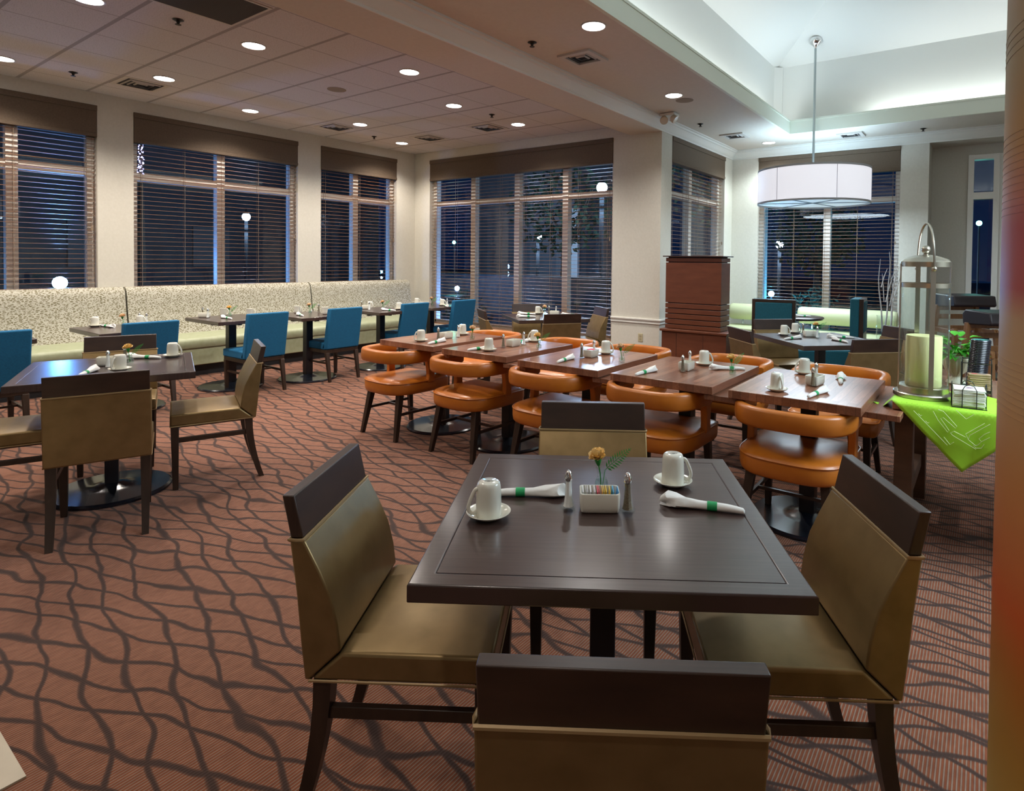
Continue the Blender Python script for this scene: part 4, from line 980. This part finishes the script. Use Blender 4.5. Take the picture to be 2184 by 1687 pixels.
# white branches in a floor vase
bx, by = -1.0, 8.30
fv = thing('floor_vase', 'clear glass floor vase holding white branches', 'vase', (bx, by, 0))
bm = new(); lathe(bm, [(0, .0), (.09, .0), (.10, .02), (.10, .78), (.092, .78), (.092, .03), (0, .02)], 24, cap=False); obj('glass_body', bm, clear_m, fv, smooth=True, ang=40)
rx_, ry_ = math.cos(R(VR)), math.sin(R(VR))
for i, (dx, zt, fork) in enumerate([(-.09, 1.48, [(-.02, 1.0, -.05, 1.30), (-.06, 1.18, .01, 1.36)]), (.03, 1.57, [(.0, 1.0, .10, 1.34)]), (.13, 1.52, [(.09, 1.2, .17, 1.42), (.05, .95, .13, 1.3)]), (.16, 1.40, [(.1, 1.05, .05, 1.3)])]):
    bm = new(); P3 = lambda d, z, k=0: (d*rx_+k, d*ry_, z)
    pts = [P3(-.01+.012*i, .03)] + [P3(-.01+.012*i+(dx)*((z-.4)/(zt-.4))+.012*math.sin(z*9+i), z, .015*math.sin(z*5+i*2)) for z in [.5+(zt-.5)*k/8 for k in range(9)]]
    tube(bm, pts, [.012, .013]+[.012-.0095*k/8 for k in range(1, 9)], 7)
    for d0, z0, d1, z1 in fork: tube(bm, [P3(d0, z0-.05), P3((d0+d1)/2, (z0+z1)/2), P3(d1, z1)], [.006, .005, .002], 6)
    o = obj('branch', bm, branch_m, smooth=True, ang=60); o.location = (bx, by, 0); o.name = 'white_branch'
    tag(o, 'bare white painted branch standing in the glass floor vase', 'branch', 'white branches')
# stacked wooden high chairs
def high_chair():
    t_ = thing('high_chair', '', 'high chair')
    for s in (-1, 1):
        bm = new(); taper(bm, (s*.24, -.24, 0), .02, (s*.20, -.14, 1.0), .02); obj('leg', bm, oak_m, t_, bevel=.003)
        bm = new(); taper(bm, (s*.24, .24, 0), .02, (s*.20, .14, .78), .02); obj('leg', bm, oak_m, t_, bevel=.003)
        bm = new(); box(bm, s*.21-.012, s*.21+.012, -.16, .18, .72, .77); obj('armrest', bm, oak_m, t_, bevel=.004)
    for z in (.64, .76, .88, .97):
        bm = new(); box(bm, -.19, .19, -.165, -.145, z-.025, z+.025); obj('back_slat', bm, oak_m, t_, bevel=.004)
    bm = new(); box(bm, -.20, .20, -.15, .15, .50, .54); obj('seat', bm, espresso_m, t_, bevel=.004)
    for z in (.18, .34):
        bm = new(); box(bm, -.22, .22, -.21, -.19, z-.02, z+.02); obj('rung', bm, oak_m, t_)
    bm = new(); poly = [(-.20, .98), (.14, 1.0), (.15, 1.02), (.13, 1.11), (-.17, 1.12), (-.21, 1.08)]
    prism(bm, poly, 'x', -.21, .21); obj('booster_seat', bm, mat('booster_brown', (.022, .014, .016), .45), t_, bevel=.012)
    return t_
HC = Proto(high_chair())
HC.place((-.16, 7.35, 0), R(215), 'wooden high chair with dark booster, left of the two and farther', 'wooden high chairs')
o = HC.place((.13, 6.15, -.085), R(215), 'wooden high chair with dark booster, nearer one beside the column', 'wooden high chairs'); o.location.z = 0; o.scale = (1, 1, .93)

# ------------------------------------------------------------------ console with lantern
cs = thing('console_table', 'heavy walnut trestle console table under the lime cloth', 'table', (0, 0, 0))
bm = new(); box(bm, -.365, 1.2, 3.35, 4.32, .705, .745); obj('tabletop', bm, walnut_m, cs, bevel=.003)
for x in (-.355, 1.1):
    for y in (3.375, 4.2):
        bm = new(); box(bm, x, x+.08, y, y+.09, 0, .706); obj('leg', bm, noisy('walnut_leg', (.055, .026, .013), (.12, .06, .032), 3, (1, 1, 3), rough=.5), cs, bevel=.003)
    bm = new(); box(bm, x+.02, x+.06, 3.46, 4.2, .20, .27); obj('stretcher', bm, MATS['walnut_leg'], cs, bevel=.003)
# lime cloth: a square laid cornerwise; the front corner hangs over the edge
lc = thing('table_cloth', 'lime green square cloth with white tool outlines, corner hanging over the console', 'cloth', (0, 0, 0))
bm = new(); g = {}
cxl, cyl, hd = -.072, 3.46, .398      # centre x, y, half diagonal
def clothpt(u, v):      # u along x, v: distance toward the viewer from y=3.35 edge (positive hangs)
    if v <= 0:
        x = u; z = .7475
        y = 3.35 - v
        if u < -.372:
            z = .7475 - min(.043, (-.372-u)*1.0) + .006*math.sin((u+.37)*40)
        return (x, y, z)
    wv_ = .012*math.sin(u*22+v*4)*min(1, v*6)
    return (u, 3.344-.004-abs(wv_)-.006*min(1, v*10), .7475-v)
N = 36; half = .395
for i in range(N+1):
    for j in range(N+1):
        a, b_ = i/N, j/N          # square with diagonals along x and y
        u = cxl+half*(a-b_); v = half*(1-(a+b_))*1.0; v = -.0 + (half*(1-(a+b_))) - .105
        g[i, j] = bm.verts.new(clothpt(u, v))
for i in range(N):
    for j in range(N): bm.faces.new((g[i, j], g[i+1, j], g[i+1, j+1], g[i, j+1]))
cl = obj('cloth_sheet', bm, cloth_m, lc, smooth=True, ang=180); so = cl.modifiers.new('thick', 'SOLIDIFY'); so.thickness = .0012
def hang(pts): return [(u, 3.322-.012*abs(math.sin(u*22+v*4)), .7475-v) for u, v in pts]
bm = new()
for ln in [[(-.27, .03), (-.13, .17)], [(-.25, .04), (-.24, .05), (-.235, .045)], [(-.22, .07), (-.21, .08), (-.205, .075)], [(-.145, .135), (-.12, .165), (-.105, .15)],
           [(-.19, .02), (-.17, .06), (-.13, .11), (-.125, .10), (-.16, .05), (-.15, .045), (-.10, .085), (-.095, .075), (-.15, .015), (-.17, .01)],
           [(-.10, .0), (-.06, .035), (-.03, .01)], [(.01, .045), (-.06, .105), (-.05, .13), (-.02, .155), (-.01, .145)], [(.03, .045), (-.045, .11), (-.05, .13)],
           [(-.06, .12), (-.105, .10), (-.12, .11), (-.11, .12), (-.02, .17)], [(.03, .08), (.01, .095), (-.01, .12), (.0, .13), (.03, .105)], [(.0, .13), (-.015, .15), (-.03, .155), (-.02, .165), (.0, .16), (.01, .14)]]:
    tube(bm, hang(ln), .0013, 5)
obj('printed_outlines', bm, print_m, lc)
# lantern
LX, LY = -.252, 3.565
ln = thing('glass_lantern', 'tall round glass lantern with nickel frame and loop handle', 'lantern', (LX, LY, .7495))
bm = new(); lathe(bm, [(0, 0), (.134, 0), (.134, .018), (.130, .022), (.114, .022), (.114, .052), (.110, .054), (0, .052)], 48, cap=False); obj('base', bm, nickel_m, ln, smooth=True, ang=35)
bm = new(); ring(bm, .108, .1105, .052, .555, 48); obj('glass_cylinder', bm, lant_m, ln, smooth=True, ang=40)
bm = new(); ring(bm, .106, .1135, .555, .578, 48); obj('upper_band', bm, nickel_m, ln, smooth=True, ang=35)
bm = new(); lathe(bm, [(.1135, .660), (.1135, .685), (.10, .698), (.06, .714), (.03, .72), (.012, .722), (.012, .728)], 48); obj('lid', bm, nickel_m, ln, smooth=True, ang=35)
bm = new(); lathe(bm, [(.0, .724)]+[(.0215*math.sin(PI*k/10), .748-.0215*math.cos(PI*k/10)) for k in range(1, 10)]+[(0, .7695)], 20, cap=False); obj('knob', bm, nickel_m, ln, smooth=True)
nd = Vector((.36, -.93)).normalized()
for s in (1, -1):
    pd = Vector((-nd.y, nd.x)); bm = new(); c_ = pd*s*.1125; tv = nd*.008; nv = pd*s*.003
    prism(bm, [tuple(c_-tv), tuple(c_+tv), tuple(c_+tv+nv), tuple(c_-tv+nv)], 'z', .03, .675); obj('strap', bm, nickel_m, ln)
    bm = new(); c_ = nd*s*.1125; tv = Vector((-nd.y, nd.x))*.011; nv = nd*s*.003
    prism(bm, [tuple(c_-tv), tuple(c_+tv), tuple(c_+tv+nv), tuple(c_-tv+nv)], 'z', .03, .675); obj('strap', bm, nickel_m, ln)
    bm = new(); lathe(bm, [(0, -.012)]+[(.012*math.sin(PI*k/8), -.012*math.cos(PI*k/8)) for k in range(1, 8)]+[(0, .012)], 14, cap=False)
    for v in bm.verts: v.co += Vector((nd.x*s*.125, nd.y*s*.125, .650))
    obj('pivot_knob', bm, nickel_m, ln, smooth=True)
bm = new(); pts = []
for k in range(25):
    a = PI*k/24; pts.append((nd.x*.123*math.cos(a), nd.y*.123*math.cos(a), .655+.225*math.sin(a)**.8))
tube(bm, pts, .0055, 8); obj('handle', bm, nickel_m, ln, smooth=True)
bm = new(); lathe(bm, [(0, 0), (.080, 0), (.082, .004), (.082, .250), (.079, .256), (.070, .254), (.03, .248), (0, .247)], 40, cap=False); ca = obj('pillar_candle', bm, candle_m, smooth=True, ang=40); ca.location = (LX, LY, .7495+.053)
tag(ca, 'thick pale yellow pillar candle inside the glass lantern', 'candle')
# potted plant
pp = thing('potted_plant', 'leafy green pothos in a fluted cream urn behind the lantern', 'plant', (-.128, 4.06, .745))
bm = new(); rings = []
for r, z in [(.045, 0), (.05, .008), (.042, .02), (.022, .04), (.024, .05), (.050, .075), (.062, .11), (.066, .14), (.062, .152), (.055, .150), (.05, .13)]:
    rings.append([(r*(1+(.05*math.cos(16*2*PI*i/64) if .04 < z < .145 else 0))*math.cos(2*PI*i/64), r*(1+(.05*math.cos(16*2*PI*i/64) if .04 < z < .145 else 0))*math.sin(2*PI*i/64), z) for i in range(64)])
loft(bm, rings); obj('urn', bm, pot_m, pp, smooth=True, ang=60)
bm = new(); rnd = random.Random(11)
for k in range(64):
    a = rnd.random()*2*PI; el = rnd.uniform(-.2, 1.4); rad = rnd.uniform(.03, .095)
    c_ = Vector((rad*math.cos(a)*math.cos(el*.6), rad*math.sin(a)*math.cos(el*.6), .17+rad*1.05*math.sin(el))); d = Vector((math.cos(a), math.sin(a), rnd.uniform(-.7, .9))).normalized()
    s_ = d.cross(up).normalized(); n_ = s_.cross(d); L_ = rnd.uniform(.045, .075); w = L_*.33; rows = []
    for u, f_ in ((0, .12), (.15, .75), (.35, 1), (.6, .8), (.85, .35), (1, .03)):
        rows.append([c_+d*L_*u+s_*w*f_*q+n_*(abs(q)*.008*f_-.018*u*u) for q in (-1, 0, 1)])
    V_ = [[bm.verts.new(p) for p in r] for r in rows]
    for r0, r1 in zip(V_, V_[1:]):
        for i in range(2): bm.faces.new((r0[i], r0[i+1], r1[i+1], r1[i]))
obj('foliage', bm, leaf_m, pp, smooth=True, ang=80)
# black lids in a stack
bm = new(); lathe(bm, [(0, .006), (.036, .006), (.038, .009), (.040, .004), (.044, .004), (.046, 0), (.047, .002), (.045, .008), (.041, .0115), (.036, .0115), (0, .010)], 26, cap=False); l0 = obj('disposable_cup', bm, lid_m, smooth=True, ang=40); tag(l0, '', 'cup'); LD = Proto(l0)
for k in range(27): LD.place((-.032+.0007*k, 3.90, .772+.0092*k), 0, 'black disposable cup nested in the tall stack beside the column', 'nested black cups')
rk = thing('wire_rack', 'black wire rack holding black cups and kraft sleeves', 'rack', (-.03, 3.83, .745))
bm = new()
for x in (-.065, .065):
    for y in (-.07, .12): tube(bm, [(x, y, 0), (x, y, .17)], .0025, 6)
for z in (.02, .165):
    tube(bm, [(-.065, -.07, z), (.065, -.07, z), (.065, .12, z), (-.065, .12, z)], .0022, 6, closed=True)
box(bm, -.065, .065, -.07, .12, .017, .024); obj('wire_frame', bm, steel_m, rk)
bm = new(); box(bm, -.050, .050, -.022, .022, 0, .009); s1 = obj('cup_sleeve', bm, kraft_m, bevel=.002)
tag(s1, '', 'cup sleeve'); s1p = Proto(s1)
for k in range(8):
    o = s1p.place((-.018+.002*(k % 3), 3.79, .772+.0105*k), R(10+(k % 3)*2), 'flat kraft cup sleeve in the wire rack below the cups' if k < 7 else 'white printed cup sleeve on top of the kraft stack', 'stacked kraft cup sleeves' if k < 7 else None)
bm = new(); box(bm, -.036, -.012, -.012, .010, .0091, .0094); rp = obj('red_logo', bm, red_m, o)
bm = new()
for k in range(4): box(bm, -.004, .035-.004*k, .008-.005*k, .010-.005*k, .0091, .0094)
obj('print_lines', bm, mat('grey_print', (.3, .3, .3), .7), o)
# napkin holder with stack
nh = thing('napkin_holder', 'black wire holder around the stack of paper napkins on the lime cloth', 'napkin holder', (-.055, 3.44, .7485), R(4))
bm = new()
tube(bm, [(-.028, -.068, 0), (-.028, -.068, .085), (-.018, -.068, .105), (0, -.068, .112), (.018, -.068, .105), (.028, -.068, .085), (.028, -.068, 0)], .002, 6)
tube(bm, [(-.028, .068, 0), (-.028, .068, .085), (-.018, .068, .105), (0, .068, .112), (.018, .068, .105), (.028, .068, .085), (.028, .068, 0)], .002, 6)
for s in (-1, 1): tube(bm, [(s*.068, -.03, 0), (s*.068, -.03, .10), (s*.068, 0, .112), (s*.068, .03, .10), (s*.068, .03, 0)], .002, 6)
tube(bm, [(-.068, -.068, .002), (.068, -.068, .002), (.068, .068, .002), (-.068, .068, .002)], .002, 6, closed=True)
obj('wire_frame', bm, steel_m, nh)
bm = new(); box(bm, -.063, .063, -.063, .063, 0, .0058); n0 = obj('paper_napkin', bm, mat('napkin_white', (.82, .86, .74), .9), bevel=.0018); tag(n0, '', 'napkin'); NP = Proto(n0)
for k in range(13):
    o = NP.place((-.055+random.uniform(-.002, .002), 3.44+random.uniform(-.002, .002), .7525+.0064*k), R(4+random.uniform(-2, 2)), 'folded white paper napkin in the black wire holder' if k < 12 else 'topmost folded white napkin with a purple mark in the wire holder', 'stacked paper napkins' if k < 12 else None)
bm = new(); prism(bm, [(-.022, -.012), (.006, -.012), (.026, .012), (-.002, .012)], 'z', .0059, .0062)
obj('printed_mark', bm, purple_m, o)

# ------------------------------------------------------------------ wrapped column at right
dc = thing('wrapped_column', 'round column at the right frame edge wrapped in orange and gold film', 'column', (.352, 1.20, 0))
bm = new(); lathe(bm, [(.333, 0), (.333, ZC)], 96, cap=True); obj('column_wrap', bm, colm_m, dc, smooth=True, ang=40)
bm = new()
for z0, z1, n_ in ((1.20, 1.29, 9), (1.50, 1.63, 12), (1.74, 1.79, 4)):
    for k in range(n_):
        z = z0+(z1-z0)*k/n_; ring(bm, .3325, .3335, z, z+.0008, 96)
obj('fine_ridges', bm, colm_m, dc, smooth=True, ang=40)

# ------------------------------------------------------------------ outside at night
gm = noisy('asphalt_night', (.02, .022, .028), (.04, .042, .05), 3, rough=.6)
bm = new(); box(bm, -60, XL-TH, -30, 60, -.3, -.1); box(bm, XL-TH, 30, 11.3, 60, -.3, -.1); box(bm, XL-TH, XP-TH, YB+TH, 11.3, -.3, -.1); struct('ground_outside', bm, gm)
def street_lamp(loc, hgt, label):
    t_ = thing('street_lamp', label, 'street lamp', (loc[0], loc[1], -.1), 0, 'globe street lamps')
    bm = new(); tube(bm, [(0, 0, 0), (0, 0, hgt)], .05, 10); obj('post', bm, mat('post_dark', (.03, .035, .04), .5), t_, smooth=True)
    bm = new(); lathe(bm, [(.03, 0), (.08, .03), (.115, .10), (.115, .15), (.08, .21), (.03, .24)], 16); g_ = obj('globe', bm, globe_m, t_, smooth=True); g_.location = (0, 0, hgt)
    bm = new(); lathe(bm, [(.075, .21), (.06, .25), (.03, .30), (.01, .38), (.0, .40)], 12); f_ = obj('finial', bm, MATS['post_dark'], t_, smooth=True); f_.location = (0, 0, hgt)
    ld = bpy.data.lights.new('street_glow', 'POINT'); ld.energy = 120; ld.color = (.55, .75, 1); ld.shadow_soft_size = .3
    lo = bpy.data.objects.new('street_glow', ld); COL.objects.link(lo); lo.location = (loc[0], loc[1]+.0, loc[2]-.5)
for (x, y, z), s in [((-18.22, 9.21, 2.69), 'seen through the middle left window'), ((-11.03, 14.27, 2.22), 'lower one seen through the wide back window'), ((-6.72, 10.9, 3.05), 'bright upper one at the right of the back window'), ((-5.09, 18.47, 2.04), 'seen through the window behind the pendant')]:
    street_lamp((x, y, z), z-.1, 'glowing globe street lamp '+s)
def flood(loc, r, m, label, w, col):
    bm = new(); bmesh.ops.create_uvsphere(bm, u_segments=16, v_segments=8, radius=r); t_ = thing('garden_floodlight', label, 'floodlight', (loc[0], loc[1], -.1), 0, 'outdoor floodlights'); o = obj('lamp_globe', bm, m, t_, smooth=True); o.location = (0, 0, loc[2]+.1)
    bm = new(); tube(bm, [(0, 0, 0), (0, 0, loc[2]+.1)], .015, 8); obj('stake', bm, MATS['post_dark'], t_)
    ld = bpy.data.lights.new('flood_glow', 'POINT'); ld.energy = w; ld.color = col; ld.shadow_soft_size = r
    lo = bpy.data.objects.new('flood_glow', ld); COL.objects.link(lo); lo.location = (loc[0], loc[1], loc[2]+r+.12)
BL = (.12, .38, 1.0)
flood((-10.4, 2.72, 1.03), .085, bluelamp_m, 'dazzling blue-white floodlight outside the leftmost window', 70, BL)
flood((-9.35, 9.25, .78), .05, bluelamp_m, 'blue-white floodlight low outside the wide back window', 14, BL)
flood((-3.12, 10.85, .86), .05, bluelamp_m, 'cyan floodlight outside the window behind the pendant', 45, (.05, .5, 1.0))
flood((-13.09, 12.81, 1.91), .05, greenlamp_m, 'tiny green lamp seen through the back window left panes', 8, (.2, 1, .6))
flood((-.13, 14.2, 2.23), .05, greenlamp_m, 'tiny green lamp seen in the narrow recess window', 5, (.2, 1, .8))
for i, (x, y) in enumerate([(XL-.55, 1.0), (XL-.45, 3.95), (XL-.45, 5.15), (XL-.45, 6.15), (XL-.45, 6.98)]):      # narrow uplights washing the outer frame edges
    area('frame_uplight', (x, y, .6), .12, .12, 4, (.2, .5, 1), (PI-.25, 0, 0))
area('frame_uplight', (-7.6, YB+.6, .3), .2, .2, 10, (.25, .45, 1), (PI+.25, 0, 0)); area('frame_uplight', (-2.9, YB2+.9, .3), .3, .3, 30, (.1, .5, 1), (PI, 0, 0))
# buildings, hedge, trees, fairy-light tree
bld_m = noisy('facade_grey', (.09, .10, .12), (.12, .13, .15), 2, rough=.9)
bd = thing('house', 'grey building wing outside with pale corner, beyond the back window', 'building', (0, 0, 0))
bm = new(); box(bm, -16, -11.4, 17, 24, -.1, 7); obj('wall', bm, bld_m, bd)
bm = new(); box(bm, -12.0, -11.35, 16.9, 17.0, -.1, 3.2); obj('pale_pilaster', bm, mat('pilaster', (.5, .52, .55), .8), bd)
bd = thing('house', 'dark building across the street outside the left windows', 'building', (0, 0, 0))
bm = new(); box(bm, -34, -26, -4, 20, -.1, 8); obj('wall', bm, bld_m, bd)
bm = new()
for y in (-1, 3, 7, 11, 15): box(bm, -26.0, -25.9, y, y+1.4, 1, 2.6)
obj('window_surrounds', bm, mat('surround_grey', (.2, .2, .21), .8), bd)
def tree(loc, h_, r, label, m, seed, name='tree'):
    rnd = random.Random(seed); t_ = thing(name, label, 'tree', loc)
    bm = new(); tube(bm, [(0, 0, 0), (.05, 0, h_*.3), (0, .05, h_*.6)], [.14, .10, .05], 8)
    for k in range(7):
        a = rnd.random()*6.28; tube(bm, [(0, 0, h_*.35+k*.12), (r*.5*math.cos(a), r*.5*math.sin(a), h_*.6+k*.1), (r*.8*math.cos(a), r*.8*math.sin(a), h_*.8)], [.04, .025, .01], 5)
    obj('trunk', bm, mat('bark', (.06, .05, .04), .9), t_)
    bm = new()
    for k in range(700):
        a = rnd.random()*6.28; e_ = math.acos(rnd.uniform(-1, 1)); q = r*rnd.uniform(.5, 1)
        c_ = Vector((q*math.sin(e_)*math.cos(a), q*math.sin(e_)*math.sin(a), h_*.68+q*.9*math.cos(e_))); d = Vector((rnd.uniform(-1, 1), rnd.uniform(-1, 1), rnd.uniform(-1, 1))).normalized()*.11; s_ = d.orthogonal().normalized()*.05
        bm.faces.new([bm.verts.new(p) for p in (c_-s_, c_+d, c_+s_, c_-d)])
    obj('crown', bm, m, t_)
nl = noisy('night_leaves', (.012, .035, .02), (.03, .07, .035), 5, rough=.8)
tree((-9.2, 13.0, -.1), 4.2, 1.5, 'leafy tree by the lamp outside the back window', nl, 2); tree((-4.9, 13.6, -.1), 5.5, 1.7, 'tree outside at the right of the back window', nl, 5)
tree((-3.4, 15.5, -.1), 3.2, 1.1, 'small green tree outside the window behind the pendant', nl, 8)
def shrub(loc, r, label, seed):
    rnd = random.Random(seed); bm = new()
    for k in range(420):
        a = rnd.random()*6.28; e_ = rnd.random()*1.57; q = r*rnd.uniform(.35, 1)
        c_ = Vector((q*math.cos(e_)*math.cos(a), q*math.cos(e_)*math.sin(a), q*1.3*math.sin(e_)+.02)); d = Vector((rnd.uniform(-1, 1), rnd.uniform(-1, 1), rnd.uniform(0, 1))).normalized()*.09; s_ = d.orthogonal().normalized()*.022
        bm.faces.new([bm.verts.new(p) for p in (c_-s_, c_+d, c_+s_, c_-d*.4)])
    o = obj('garden_shrub', bm, nl); o.location = loc; tag(o, label, 'shrub')
shrub((-10.7, 3.35, -.1), .75, 'blue lit shrub outside the leftmost window beside the floodlight', 21); shrub((-11.0, 2.0, -.1), .7, 'dark shrub left of the blue floodlight outside', 22)
shrub((-2.6, 11.9, -.1), .8, 'shrub lit cyan outside the window behind the pendant', 23); shrub((-9.9, 10.0, -.1), .6, 'shrub outside the left panes of the back window', 24)
ft = thing('fairy_light_tree', 'tree outlined in violet fairy lights high in the middle left window', 'tree', (-20.7, 7.35, -.1))
bm = new(); tube(bm, [(0, 0, 0), (0, 0, 5.3)], [.15, .04], 6); obj('trunk', bm, MATS['bark'], ft)
bm = new(); rnd = random.Random(3)
for k in range(190):
    z = rnd.uniform(3.9, 5.25); r = (5.3-z)*.10*rnd.random(); a = rnd.random()*6.28; s = .013
    box(bm, r*math.cos(a)-s, r*math.cos(a)+s, r*math.sin(a)-s, r*math.sin(a)+s, z-s, z+s)
o = obj('light_string', bm, fairy_m, ft); o['kind'] = 'stuff'
bm = new(); box(bm, -13, -5, 10.6, 10.8, -.1, 1.05); o = obj('garden_wall', bm, noisy('garden_wall_stone', (.10, .10, .11), (.16, .16, .17), 6, rough=.9)); tag(o, 'low grey garden wall outside the wide back window', 'wall')
for i, x in enumerate((-9.4, -6.4)):
    th = thing('patio_table', 'dark patio table outside the back window, '+('left one' if i == 0 else 'right one'), 'table', (x, 9.2, -.1))
    bm = new(); lathe(bm, [(0, .70), (.4, .70), (.4, .73), (0, .73)], 20, cap=False); obj('tabletop', bm, dark_m, th)
    bm = new(); tube(bm, [(0, 0, 0), (0, 0, .70)], .05, 8); obj('pole', bm, dark_m, th)
